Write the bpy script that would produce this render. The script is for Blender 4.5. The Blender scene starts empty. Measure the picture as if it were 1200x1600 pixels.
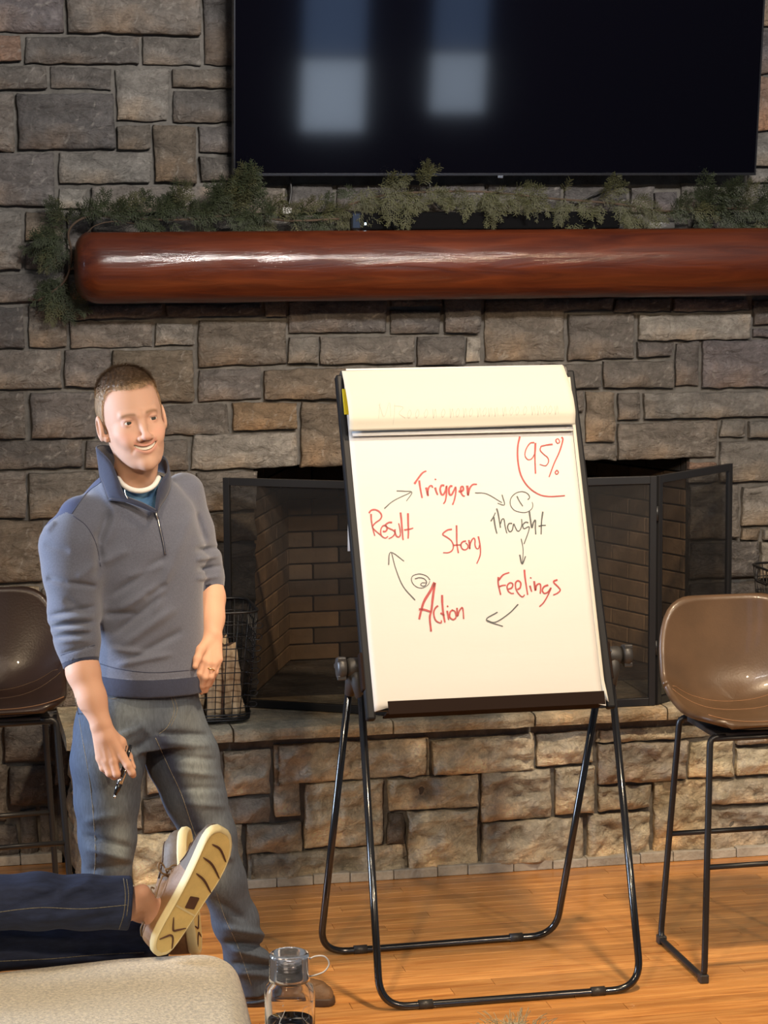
import bpy, bmesh, math, random
import numpy as np
from math import sin, cos, radians, pi
from mathutils import Vector, Matrix, noise as mnoise
random.seed(7)
SC = bpy.context.scene
COL = SC.collection

# ------------------------------------------------------------------ camera
F_PX = 3556.0
_yaw, _pitch, _roll = radians(-11.6), radians(6.9), radians(0.4)
CAM = np.array([-1.6, -7.85, 2.14])
_f = np.array([-sin(_yaw)*cos(_pitch), cos(_yaw)*cos(_pitch), -sin(_pitch)])
_r = np.array([cos(_yaw), sin(_yaw), 0.0]); _u = np.cross(_r, _f)
R_ = cos(_roll)*_r - sin(_roll)*_u
U_ = cos(_roll)*_u + sin(_roll)*_r
cam_data = bpy.data.cameras.new('camera'); cam = bpy.data.objects.new('camera', cam_data); COL.objects.link(cam)
cam_data.sensor_fit = 'HORIZONTAL'; cam_data.sensor_width = 36.0; cam_data.lens = 36.0*F_PX/1200.0
cam_data.clip_start = 0.05; cam_data.clip_end = 60
cam.matrix_world = Matrix(((R_[0], U_[0], -_f[0], CAM[0]), (R_[1], U_[1], -_f[1], CAM[1]), (R_[2], U_[2], -_f[2], CAM[2]), (0, 0, 0, 1)))
SC.camera = cam

# ------------------------------------------------------------------ world, lights, exposure
SC.view_settings.view_transform = 'Standard'; SC.view_settings.look = 'None'
SC.view_settings.gamma = 1.0; SC.view_settings.use_curve_mapping = False
SC.view_settings.exposure = 0.0
SC.cycles.use_denoising = True
SC.cycles.max_bounces = 8; SC.cycles.transparent_max_bounces = 16
world = bpy.data.worlds.new('world'); SC.world = world; world.use_nodes = True
world.node_tree.nodes['Background'].inputs[0].default_value = (0.74, 0.80, 0.90, 1)
world.node_tree.nodes['Background'].inputs[1].default_value = 0.20

def lamp(name, kind, loc, target, energy, color, **kw):
    d = bpy.data.lights.new(name, kind); d.energy = energy; d.color = color
    for k, v in kw.items(): setattr(d, k, v)
    o = bpy.data.objects.new(name, d); COL.objects.link(o); o.location = loc
    o.rotation_euler = (Vector(target)-Vector(loc)).to_track_quat('-Z', 'Y').to_euler()
    return o
WARM = (1.0, 0.76, 0.50)
lamp('stage_spot_lamp', 'SPOT', (-2.5, -6.6, 3.7), (0.30, -0.9, 0.30), 470, WARM, spot_size=radians(38), spot_blend=0.42, shadow_soft_size=0.10)
lamp('stage_spot_lamp', 'SPOT', (1.9, -6.2, 3.7), (0.0, -0.9, 0.30), 450, WARM, spot_size=radians(40), spot_blend=0.42, shadow_soft_size=0.10)
lamp('overhead_spot', 'SPOT', (-1.9, -4.9, 3.9), (-1.2, -3.5, 0.5), 200, (1.0, 0.82, 0.60), spot_size=radians(64), spot_blend=0.7, shadow_soft_size=0.12)  # added overhead light that brightens the ottoman and the foreground hair
lamp('overhead_spot', 'SPOT', (0.35, -3.1, 3.9), (0.25, -1.10, 0.0), 560, (1.0, 0.76, 0.50), spot_size=radians(58), spot_blend=0.6, shadow_soft_size=0.12)
lamp('side_window_light', 'AREA', (-4.6, -1.4, 1.7), (-1.0, -2.1, 1.1), 36, (0.62, 0.76, 1.0), shape='RECTANGLE', size=0.9, size_y=1.6, spread=radians(50))
lamp('room_fill_light', 'AREA', (0.3, -6.4, 4.4), (0.0, 0.0, 3.1), 62, (1.0, 0.95, 0.90), shape='RECTANGLE', size=1.6, size_y=0.3, spread=radians(62))

# ------------------------------------------------------------------ placing helpers
def at(px, py, Y):
    """world point seen at photo pixel (px,py) on the vertical plane y = Y"""
    d = _f + R_*(px-600)/F_PX + U_*(800-py)/F_PX
    return CAM + d*(Y-CAM[1])/d[1]
def atz(px, py, Z):
    d = _f + R_*(px-600)/F_PX + U_*(800-py)/F_PX
    return CAM + d*(Z-CAM[2])/d[2]
def atp(px, py, p0, n):
    """photo pixel on a plane through p0 with normal n"""
    d = _f + R_*(px-600)/F_PX + U_*(800-py)/F_PX
    return CAM + d*(np.dot(np.array(p0)-CAM, n)/np.dot(d, n))
def V3(a): return Vector((float(a[0]), float(a[1]), float(a[2])))

# ------------------------------------------------------------------ materials
def mat(name, color, rough=0.6, metallic=0.0, var=0.0, var_scale=8.0, bump=0.0, bump_scale=60.0, stretch=(1, 1, 1),
        coat=0.0, sheen=0.0, spec=0.5, use_obj=False, attr=None, trans=0.0, ior=1.45, alpha=1.0, dark=None, detail=6.0, coords='Object'):
    m = bpy.data.materials.new(name); m.use_nodes = True; nt = m.node_tree; N = nt.nodes; L = nt.links
    b = N['Principled BSDF']
    b.inputs['Roughness'].default_value = rough; b.inputs['Metallic'].default_value = metallic
    b.inputs['Coat Weight'].default_value = coat; b.inputs['Sheen Weight'].default_value = sheen
    b.inputs['Specular IOR Level'].default_value = spec; b.inputs['IOR'].default_value = ior
    b.inputs['Transmission Weight'].default_value = trans; b.inputs['Alpha'].default_value = alpha
    tc = N.new('ShaderNodeTexCoord'); mp = N.new('ShaderNodeMapping'); mp.inputs['Scale'].default_value = stretch
    L.new(tc.outputs[coords], mp.inputs[0])
    src = None
    if use_obj:
        oi = N.new('ShaderNodeObjectInfo'); src = oi.outputs['Color']
    elif attr:
        a = N.new('ShaderNodeAttribute'); a.attribute_name = attr; src = a.outputs['Color']
    if var > 0:
        n = N.new('ShaderNodeTexNoise'); n.inputs['Scale'].default_value = var_scale; n.inputs['Detail'].default_value = detail
        n.inputs['Roughness'].default_value = 0.62
        L.new(mp.outputs[0], n.inputs[0])
        cr = N.new('ShaderNodeMapRange'); cr.inputs['From Min'].default_value = 0.3; cr.inputs['From Max'].default_value = 0.7
        cr.inputs['To Min'].default_value = 1-var; cr.inputs['To Max'].default_value = 1+var
        L.new(n.outputs[0], cr.inputs[0])
        mx = N.new('ShaderNodeVectorMath'); mx.operation = 'SCALE'
        if src is not None: L.new(src, mx.inputs[0])
        else: mx.inputs[0].default_value = color[:3]
        L.new(cr.outputs[0], mx.inputs['Scale']); src = mx.outputs[0]
        if dark:
            mm = N.new('ShaderNodeMix'); mm.data_type = 'RGBA'
            L.new(n.outputs[0], mm.inputs[0]); mm.inputs[6].default_value = (*dark, 1); L.new(src, mm.inputs[7]); src = mm.outputs[2]
    if src is not None: L.new(src, b.inputs['Base Color'])
    else: b.inputs['Base Color'].default_value = (*color[:3], 1)
    if bump > 0:
        n2 = N.new('ShaderNodeTexNoise'); n2.inputs['Scale'].default_value = bump_scale; n2.inputs['Detail'].default_value = 5
        L.new(mp.outputs[0], n2.inputs[0])
        bp = N.new('ShaderNodeBump'); bp.inputs['Strength'].default_value = 1.0; bp.inputs['Distance'].default_value = bump
        L.new(n2.outputs[0], bp.inputs['Height']); L.new(bp.outputs[0], b.inputs['Normal'])
    return m

def stone_material():
    m = bpy.data.materials.new('stone'); m.use_nodes = True; nt = m.node_tree; N = nt.nodes; L = nt.links
    b = N['Principled BSDF']; b.inputs['Roughness'].default_value = 0.78; b.inputs['Specular IOR Level'].default_value = 0.3
    tc = N.new('ShaderNodeTexCoord'); oi = N.new('ShaderNodeObjectInfo')
    big = N.new('ShaderNodeTexNoise'); big.inputs['Scale'].default_value = 7; big.inputs['Detail'].default_value = 8; big.inputs['Roughness'].default_value = 0.65
    fine = N.new('ShaderNodeTexNoise'); fine.inputs['Scale'].default_value = 42; fine.inputs['Detail'].default_value = 7; fine.inputs['Roughness'].default_value = 0.7; fine.inputs['Distortion'].default_value = 1.2
    sp = N.new('ShaderNodeTexNoise'); sp.inputs['Scale'].default_value = 16; sp.inputs['Detail'].default_value = 9; sp.inputs['Distortion'].default_value = 2.0
    for n in (big, fine, sp): L.new(tc.outputs['Object'], n.inputs[0])
    mr = N.new('ShaderNodeMapRange'); mr.inputs['From Min'].default_value = .3; mr.inputs['From Max'].default_value = .7; mr.inputs['To Min'].default_value = .50; mr.inputs['To Max'].default_value = 1.55
    L.new(big.outputs[0], mr.inputs[0])
    mr2 = N.new('ShaderNodeMapRange'); mr2.inputs['From Min'].default_value = .3; mr2.inputs['From Max'].default_value = .7; mr2.inputs['To Min'].default_value = .72; mr2.inputs['To Max'].default_value = 1.28
    L.new(fine.outputs[0], mr2.inputs[0])
    mu = N.new('ShaderNodeMath'); mu.operation = 'MULTIPLY'; L.new(mr.outputs[0], mu.inputs[0]); L.new(mr2.outputs[0], mu.inputs[1])
    sc = N.new('ShaderNodeVectorMath'); sc.operation = 'SCALE'; L.new(oi.outputs['Color'], sc.inputs[0]); L.new(mu.outputs[0], sc.inputs['Scale'])
    # tan iron staining
    mxs = N.new('ShaderNodeMix'); mxs.data_type = 'RGBA'; mxs.blend_type = 'MULTIPLY'
    st = N.new('ShaderNodeTexNoise'); st.inputs['Scale'].default_value = 4.5; st.inputs['Detail'].default_value = 3
    L.new(tc.outputs['Object'], st.inputs[0])
    r3 = N.new('ShaderNodeMapRange'); r3.inputs['From Min'].default_value = .5; r3.inputs['From Max'].default_value = .68
    L.new(st.outputs[0], r3.inputs[0]); L.new(r3.outputs[0], mxs.inputs[0])
    L.new(sc.outputs[0], mxs.inputs[6]); mxs.inputs[7].default_value = (1.16, 0.98, 0.80, 1)
    # pale mineral flecks
    r4 = N.new('ShaderNodeMapRange'); r4.inputs['From Min'].default_value = .60; r4.inputs['From Max'].default_value = .72; r4.inputs['To Max'].default_value = .45
    L.new(sp.outputs[0], r4.inputs[0])
    mx2 = N.new('ShaderNodeMix'); mx2.data_type = 'RGBA'; L.new(r4.outputs[0], mx2.inputs[0]); L.new(mxs.outputs[2], mx2.inputs[6]); mx2.inputs[7].default_value = (.52, .48, .42, 1)
    L.new(mx2.outputs[2], b.inputs['Base Color'])
    # chipped relief, ledges run along the bedding
    mp = N.new('ShaderNodeMapping'); mp.inputs['Scale'].default_value = (1, 1, 2.2); L.new(tc.outputs['Object'], mp.inputs[0])
    rl = N.new('ShaderNodeTexNoise'); rl.inputs['Scale'].default_value = 11; rl.inputs['Detail'].default_value = 9; rl.inputs['Roughness'].default_value = .62; rl.inputs['Distortion'].default_value = .6
    L.new(mp.outputs[0], rl.inputs[0])
    b1 = N.new('ShaderNodeBump'); b1.inputs['Distance'].default_value = .075; L.new(rl.outputs[0], b1.inputs['Height'])
    b2 = N.new('ShaderNodeBump'); b2.inputs['Distance'].default_value = .0075; L.new(fine.outputs[0], b2.inputs['Height']); L.new(b1.outputs[0], b2.inputs['Normal'])
    L.new(b2.outputs[0], b.inputs['Normal'])
    return m

M = {}
M['stone'] = stone_material()
M['mortar'] = mat('mortar', (.125, .115, .102), .95, var=.3, var_scale=20, bump=.006, bump_scale=55)
M['mortar_light'] = mat('pale_mortar', (.40, .375, .33), .95, var=.25, var_scale=18, bump=.004, bump_scale=70)
M['firebrick'] = mat('firebrick', (.30, .19, .11), .9, var=.3, var_scale=9, bump=.004, bump_scale=50, use_obj=True)
M['soot'] = mat('soot', (.012, .011, .010), .95, bump=.004, bump_scale=30)
M['black_metal'] = mat('black_metal', (.012, .012, .013), .38, spec=.5)
M['gloss_black'] = mat('gloss_black_metal', (.008, .008, .009), .16, spec=.6, coat=.3)
M['black_plastic'] = mat('black_plastic', (.030, .028, .027), .42)
M['grey_plastic'] = mat('grey_plastic', (.028, .026, .024), .5)
M['chrome'] = mat('chrome', (.62, .62, .62), .18, metallic=1.0)
M['tv_bezel'] = mat('tv_bezel', (.05, .05, .055), .25, metallic=.7)
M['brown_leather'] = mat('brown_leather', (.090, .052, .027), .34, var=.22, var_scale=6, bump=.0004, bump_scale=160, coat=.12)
M['brown_leather_shaded'] = mat('shaded_brown_leather', (.030, .016, .011), .34, var=.2, var_scale=6, bump=.0004, bump_scale=160, coat=.12)  # same leather, with the left stool's shade put into a darker colour
M['thread'] = mat('thread', (.22, .11, .05), .7)
M['paper'] = mat('paper', (.50, .478, .45), .75, bump=.0022, bump_scale=5, stretch=(.5, 1, 3), spec=.25)
M['paper_back'] = mat('paper_back', (.44, .42, .355), .75, bump=.002, bump_scale=6, spec=.25)
M['ink_red'] = mat('red_ink', (.26, .008, .008), .5, var=.25, var_scale=60)
M['ink_black'] = mat('black_ink', (.025, .03, .03), .5)
M['ink_ghost'] = mat('faint_ink', (.33, .31, .28), .8)
M['yellow_tag'] = mat('yellow_tag', (.85, .70, .02), .6)

def wood_material(name, c0, c1, rough, axis_stretch, coat=0.0, wav=.5, bump=.0006, use_rand=True, knots=False):
    m = bpy.data.materials.new(name); m.use_nodes = True; nt = m.node_tree; N = nt.nodes; L = nt.links
    b = N['Principled BSDF']; b.inputs['Roughness'].default_value = rough; b.inputs['Coat Weight'].default_value = coat; b.inputs['Coat Roughness'].default_value = .07
    tc = N.new('ShaderNodeTexCoord'); mp = N.new('ShaderNodeMapping'); mp.inputs['Scale'].default_value = axis_stretch
    if use_rand:
        oi = N.new('ShaderNodeObjectInfo'); cb = N.new('ShaderNodeVectorMath'); cb.operation = 'ADD'
        ms = N.new('ShaderNodeVectorMath'); ms.operation = 'SCALE'; ms.inputs[0].default_value = (7, 3, 5); L.new(oi.outputs['Random'], ms.inputs['Scale'])
        L.new(tc.outputs['Object'], cb.inputs[0]); L.new(ms.outputs[0], cb.inputs[1]); L.new(cb.outputs[0], mp.inputs[0])
    else: L.new(tc.outputs['Object'], mp.inputs[0])
    n = N.new('ShaderNodeTexNoise'); n.inputs['Scale'].default_value = 3; n.inputs['Detail'].default_value = 8; n.inputs['Roughness'].default_value = .6; n.inputs['Distortion'].default_value = wav
    L.new(mp.outputs[0], n.inputs[0])
    cr = N.new('ShaderNodeValToRGB'); cr.color_ramp.elements[0].position = .33; cr.color_ramp.elements[1].position = .68
    cr.color_ramp.elements[0].color = (*c0, 1); cr.color_ramp.elements[1].color = (*c1, 1)
    L.new(n.outputs[0], cr.inputs[0]); out = cr.outputs[0]
    if use_rand:
        mr = N.new('ShaderNodeMapRange'); mr.inputs['To Min'].default_value = .80; mr.inputs['To Max'].default_value = 1.15
        L.new(oi.outputs['Random'], mr.inputs[0])
        sc = N.new('ShaderNodeVectorMath'); sc.operation = 'SCALE'; L.new(out, sc.inputs[0]); L.new(mr.outputs[0], sc.inputs['Scale']); out = sc.outputs[0]
    L.new(out, b.inputs['Base Color'])
    bp = N.new('ShaderNodeBump'); bp.inputs['Distance'].default_value = bump
    L.new(n.outputs[0], bp.inputs['Height'])
    L.new(bp.outputs[0], b.inputs['Normal'])
    if coat: L.new(bp.outputs[0], b.inputs['Coat Normal'])
    return m
M['oak'] = wood_material('oak_floor', (.40, .150, .034), (.70, .335, .098), .30, (1.0, 13, 4), coat=.3, wav=1.2)
M['log'] = wood_material('varnished_log', (.050, .0085, .003), (.120, .024, .006), .45, (1.0, 9, 9), coat=.5, wav=.8, bump=.0026, use_rand=False)
M['log'].node_tree.nodes['Principled BSDF'].inputs['Specular IOR Level'].default_value = .22
M['firewood'] = wood_material('firewood', (.35, .22, .11), (.72, .55, .34), .8, (9, 9, 1.2), wav=.8, bump=.003)
M['bark'] = mat('bark', (.10, .055, .035), .9, var=.5, var_scale=30, bump=.01, bump_scale=40)

# ------------------------------------------------------------------ object helpers
def props(o, label=None, cat=None, group=None, kind=None):
    if label: o['label'] = label
    if cat: o['category'] = cat
    if group: o['group'] = group
    if kind: o['kind'] = kind
    return o
def mesh_obj(name, verts, faces, m, parent=None, smooth=False):
    me = bpy.data.meshes.new(name); me.from_pydata([tuple(map(float, v)) for v in verts], [], [tuple(f) for f in faces]); me.update()
    if smooth: me.polygons.foreach_set('use_smooth', [True]*len(me.polygons))
    o = bpy.data.objects.new(name, me); COL.objects.link(o)
    if m: me.materials.append(m)
    if parent: o.parent = parent
    return o
def bm_obj(name, bm, m, parent=None, smooth=False):
    me = bpy.data.meshes.new(name); bmesh.ops.recalc_face_normals(bm, faces=bm.faces[:]); bm.to_mesh(me); bm.free()
    if smooth: me.polygons.foreach_set('use_smooth', [True]*len(me.polygons))
    o = bpy.data.objects.new(name, me); COL.objects.link(o)
    if m: me.materials.append(m)
    if parent: o.parent = parent
    return o
def empty(name, loc=(0, 0, 0)):
    o = bpy.data.objects.new(name, None); COL.objects.link(o); o.location = loc; o.empty_display_size = .1
    return o
def adopt(root):
    """keep children where they were built although the root stands at its base"""
    off = Matrix.Translation(-Vector(root.location))
    for ch in root.children: ch.matrix_parent_inverse = off
def add_box(bm, x0, x1, y0, y1, z0, z1, bev=0.0, Mx=None):
    t = bmesh.new(); bmesh.ops.create_cube(t, size=1)
    for v in t.verts: v.co = Vector((x0+(v.co.x+.5)*(x1-x0), y0+(v.co.y+.5)*(y1-y0), z0+(v.co.z+.5)*(z1-z0)))
    if bev: bmesh.ops.bevel(t, geom=t.edges[:], offset=bev, segments=2, affect='EDGES', profile=.5)
    if Mx is not None: t.transform(Mx)
    tmp = bpy.data.meshes.new('t'); t.to_mesh(tmp); t.free(); bm.from_mesh(tmp); bpy.data.meshes.remove(tmp)
def box(name, x0, x1, y0, y1, z0, z1, m, parent=None, bev=0.0, Mx=None):
    bm = bmesh.new(); add_box(bm, x0, x1, y0, y1, z0, z1, bev, Mx); return bm_obj(name, bm, m, parent)
def smooth_path(pts, n=6, closed=False):
    """Catmull-Rom"""
    P = [np.array(p, float) for p in pts]; out = []; N = len(P)
    rng = range(N) if closed else range(N-1)
    for i in rng:
        p0 = P[(i-1) % N] if (closed or i > 0) else 2*P[0]-P[1]
        p1 = P[i]; p2 = P[(i+1) % N]
        p3 = P[(i+2) % N] if (closed or i+2 < N) else 2*P[-1]-P[-2]
        for k in range(n):
            t = k/n
            out.append(.5*((2*p1)+(-p0+p2)*t+(2*p0-5*p1+4*p2-p3)*t*t+(-p0+3*p1-3*p2+p3)*t**3))
    if not closed: out.append(P[-1])
    return out
def fillet(pts, r, n=6):
    """straight runs joined by round bends"""
    P = [np.array(p, float) for p in pts]; out = [P[0]]
    for i in range(1, len(P)-1):
        a = P[i-1]-P[i]; b = P[i+1]-P[i]; la, lb = np.linalg.norm(a), np.linalg.norm(b); a /= la; b /= lb
        ang = math.acos(np.clip(np.dot(a, b), -1, 1)); d = min(r/math.tan(ang/2), la*.49, lb*.49)
        s, e = P[i]+a*d, P[i]+b*d
        for k in range(n+1):
            t = k/n; out.append((1-t)**2*s+2*t*(1-t)*P[i]+t*t*e)
    out.append(P[-1]); return out
def tube_data(path, rad, seg=10, closed=False, flat=1.0):
    P = [np.array(p, float) for p in path]; n = len(P); verts = []; faces = []
    up = None
    for i in range(n):
        if closed: t = P[(i+1) % n]-P[(i-1) % n]
        else: t = P[min(i+1, n-1)]-P[max(i-1, 0)]
        t = t/(np.linalg.norm(t)+1e-9)
        if up is None:
            a = np.array([0, 0, 1.]) if abs(t[2]) < .9 else np.array([1., 0, 0]); up = np.cross(t, a); up /= np.linalg.norm(up)
        else:
            up = up-t*np.dot(up, t); up /= (np.linalg.norm(up)+1e-9)
        s = np.cross(t, up); r = rad[i] if hasattr(rad, '__len__') else rad
        for k in range(seg):
            a = 2*pi*k/seg; verts.append(P[i]+up*cos(a)*r+s*sin(a)*r*flat)
    m = n if closed else n-1
    for i in range(m):
        j = (i+1) % n
        for k in range(seg):
            k2 = (k+1) % seg; faces.append((i*seg+k, i*seg+k2, j*seg+k2, j*seg+k))
    if not closed:
        faces.append(tuple(range(seg))[::-1]); faces.append(tuple((n-1)*seg+k for k in range(seg)))
    return verts, faces
def tube(name, path, rad, m, parent=None, seg=10, closed=False):
    v, f = tube_data(path, rad, seg, closed); return mesh_obj(name, v, f, m, parent, True)
def tubes(name, paths, rad, m, parent=None, seg=6, closed=False):
    V = []; Fc = []
    for p in paths:
        v, f = tube_data(p, rad, seg, closed); b = len(V); V += v; Fc += [tuple(i+b for i in q) for q in f]
    return mesh_obj(name, V, Fc, m, parent, True)
def lathe(name, prof, m, parent=None, seg=32, loc=(0, 0, 0), Mx=None, smooth=True):
    V = []; Fc = []
    for r, z in prof:
        for k in range(seg): V.append((loc[0]+r*cos(2*pi*k/seg), loc[1]+r*sin(2*pi*k/seg), loc[2]+z))
    for i in range(len(prof)-1):
        for k in range(seg):
            k2 = (k+1) % seg; Fc.append((i*seg+k, i*seg+k2, (i+1)*seg+k2, (i+1)*seg+k))
    if prof[0][0] > 1e-6: Fc.append(tuple(range(seg))[::-1])
    if prof[-1][0] > 1e-6: Fc.append(tuple((len(prof)-1)*seg+k for k in range(seg)))
    if Mx is not None: V = [Mx @ Vector(v) for v in V]
    return mesh_obj(name, V, Fc, m, parent, smooth)
def add_mod_bevel(o, w, s=2):
    b = o.modifiers.new('bevel', 'BEVEL'); b.width = w; b.segments = s; b.limit_method = 'ANGLE'
    for p in o.data.polygons: p.use_smooth = True
# ================================================================== THE SETTING
WALL_Y = -0.070      # mortar face of the chimney wall; stones stand 3 cm proud
FACE_Y = -0.105
HEARTH_Y = -0.54; HFACE_Y = -0.575; HTOP = 0.545
FB = (-0.452, 1.112, 1.342)   # firebox opening x0, x1, top

floor = empty('floor', (0, 0, 0)); props(floor, 'glossy honey oak strip floor in front of the stone hearth', None, None, 'structure')
sub = box('subfloor', -6, 6, -11.5, .9, -.08, -.019, M['soot'], floor)
pw = .0572; y = -.50; row = 0
while y > -3.02:
    x = -2.15 - random.random()*.8
    while x < 2.1:
        Lp = random.uniform(.75, 1.5)
        q = box('plank', -Lp/2+.0006, Lp/2-.0006, -pw/2+.0006, pw/2-.0006, -.018, 0, M['oak'], floor, bev=.0008)
        q.location = (x+Lp/2, y-pw/2, 0); x += Lp
    y -= pw; row += 1
bm = bmesh.new()
while y > -11.4:
    add_box(bm, -5.6, 5.6, y-pw+.001, y, -.018, 0)
    y -= pw
bm_obj('plank_field', bm, M['oak'], floor)['kind'] = 'stuff'
bm = bmesh.new(); yy = -.12
while yy > -3.02:
    for a, b in ((-5.6, -2.2), (2.2, 5.6)): add_box(bm, a, b, yy-pw+.001, yy, -.018, 0)
    if yy > -.50: add_box(bm, -2.2, -1.13, yy-pw+.001, yy, -.018, 0)
    yy -= pw
bm_obj('plank_field', bm, M['oak'], floor)['kind'] = 'stuff'

# ---- chimney wall: mortar shell around the firebox opening
wall = empty('wall_back', (0, 0, 0)); props(wall, 'tall chimney wall of grey-brown ashlar stones with dark recessed joints', None, None, 'structure')
bm = bmesh.new()
X0, X1, ZT = -2.5, 2.7, 4.0
for a in ((X0, FB[0]-.012, 0, ZT), (FB[1]+.012, X1, 0, ZT), (FB[0]-.012, FB[1]+.012, FB[2]+.012, ZT), (FB[0]-.012, FB[1]+.012, 0, HTOP-.02)):
    add_box(bm, a[0], a[1], WALL_Y, .10, a[2], a[3])
bm_obj('mortar', bm, M['mortar'], wall)

STONE_COLS = [(.225, .198, .172), (.195, .174, .153), (.240, .213, .186), (.180, .163, .148), (.220, .190, .158), (.205, .185, .172), (.250, .225, .198)]
def stone(x0, x1, z0, z1, face, back, parent, col=None, rough=1.0, name='stone', side='y', rough_amp=.012, res=.018):
    """one rock-faced stone: a gridded front with broken relief and worn arrises, sides running back into the mortar"""
    w, h = x1-x0, z1-z0
    nx = max(4, min(40, int(w/res))); nz = max(4, min(22, int(h/res)))
    ox, oz, oy = random.random()*50, random.random()*50, random.random()*50
    lift = random.uniform(-.006, .007); tiltx = random.uniform(-.006, .006); tiltz = random.uniform(-.006, .006)
    V = []; Fc = []; cx, cz = (x0+x1)/2, (z0+z1)/2
    skew = [random.uniform(-.004, .004) for _ in range(8)]
    us = [0, .02] + [(.5*(1-cos(pi*(k/(nx))))*.25 + (k/nx)*.75) for k in range(1, nx)] + [.98, 1]
    vs = [0, .04] + [(k/nz) for k in range(1, nz)] + [.96, 1]
    for j, v in enumerate(vs):
        for i, u in enumerate(us):
            x = -w/2+u*w + (skew[0]*(1-v)+skew[1]*v)*(1-u) + (skew[2]*(1-v)+skew[3]*v)*u
            z = -h/2+v*h + (skew[4]*(1-u)+skew[5]*u)*(1-v) + (skew[6]*(1-u)+skew[7]*u)*v
            e = min(u*w, (1-u)*w, v*h, (1-v)*h)
            p = Vector((x*9+ox, oy, z*13+oz))
            n = mnoise.fractal(p, .75, 2.2, 6)
            cell = mnoise.noise(Vector((x*14+oz, oy+9, z*24+ox))); cell2 = mnoise.noise(Vector((x*30+oz, oy+19, z*44+ox)))
            led = math.floor((n*1.3+cell)*2.6)/2.6
            d = (n*.55 + led*.55 + cell2*.30)*rough_amp*rough
            edge = max(0, 1-e/.020)
            y = -d*(1-.55*edge) - lift - tiltx*u - tiltz*v + .013*edge**2
            if e < .002:
                x += mnoise.noise(Vector((x*22+ox, z*22, 3)))*.006; z += mnoise.noise(Vector((x*22, z*22+oz, 7)))*.006
            V.append((x, y, z))
    W = len(us); H = len(vs)
    for j in range(H-1):
        for i in range(W-1): Fc.append((j*W+i, j*W+i+1, (j+1)*W+i+1, (j+1)*W+i))
    ring = [i for i in range(W)] + [j*W+W-1 for j in range(1, H)] + [(H-1)*W+i for i in range(W-2, -1, -1)] + [j*W for j in range(H-2, 0, -1)]
    b = len(V); dep = abs(back-face)
    for r in ring: V.append((V[r][0], dep, V[r][2]))
    n = len(ring)
    for k in range(n): Fc.append((ring[k], b+k, b+(k+1) % n, ring[(k+1) % n]))
    o = mesh_obj(name, V, Fc, M['stone'], parent, False)
    pl = o.data.polygons; fl = [k < (H-1)*(W-1) for k in range(len(pl))]; pl.foreach_set('use_smooth', fl)
    if side == 'y': o.location = (cx, face, cz)
    else:
        o.rotation_euler = (0, 0, -pi/2); o.location = (face, cx, cz)
    c = col or random.choice(STONE_COLS); k = random.uniform(.86, 1.14)
    o.color = (c[0]*k, c[1]*k, c[2]*k, 1)
    return o

G = .0045
def px_stone(r, Y, face, back, parent, zclamp=None, **kw):
    x0, y0, x1, y1 = r
    ym, xm = (y0+y1)/2, (x0+x1)/2
    a = at(x0, ym, Y)[0]; b = at(x1, ym, Y)[0]; zb = at(xm, y1, Y)[2]; zt = at(xm, y0, Y)[2]
    return stone(a+G, b-G, zb+G, zt-G, face, back, parent, **kw)

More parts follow.
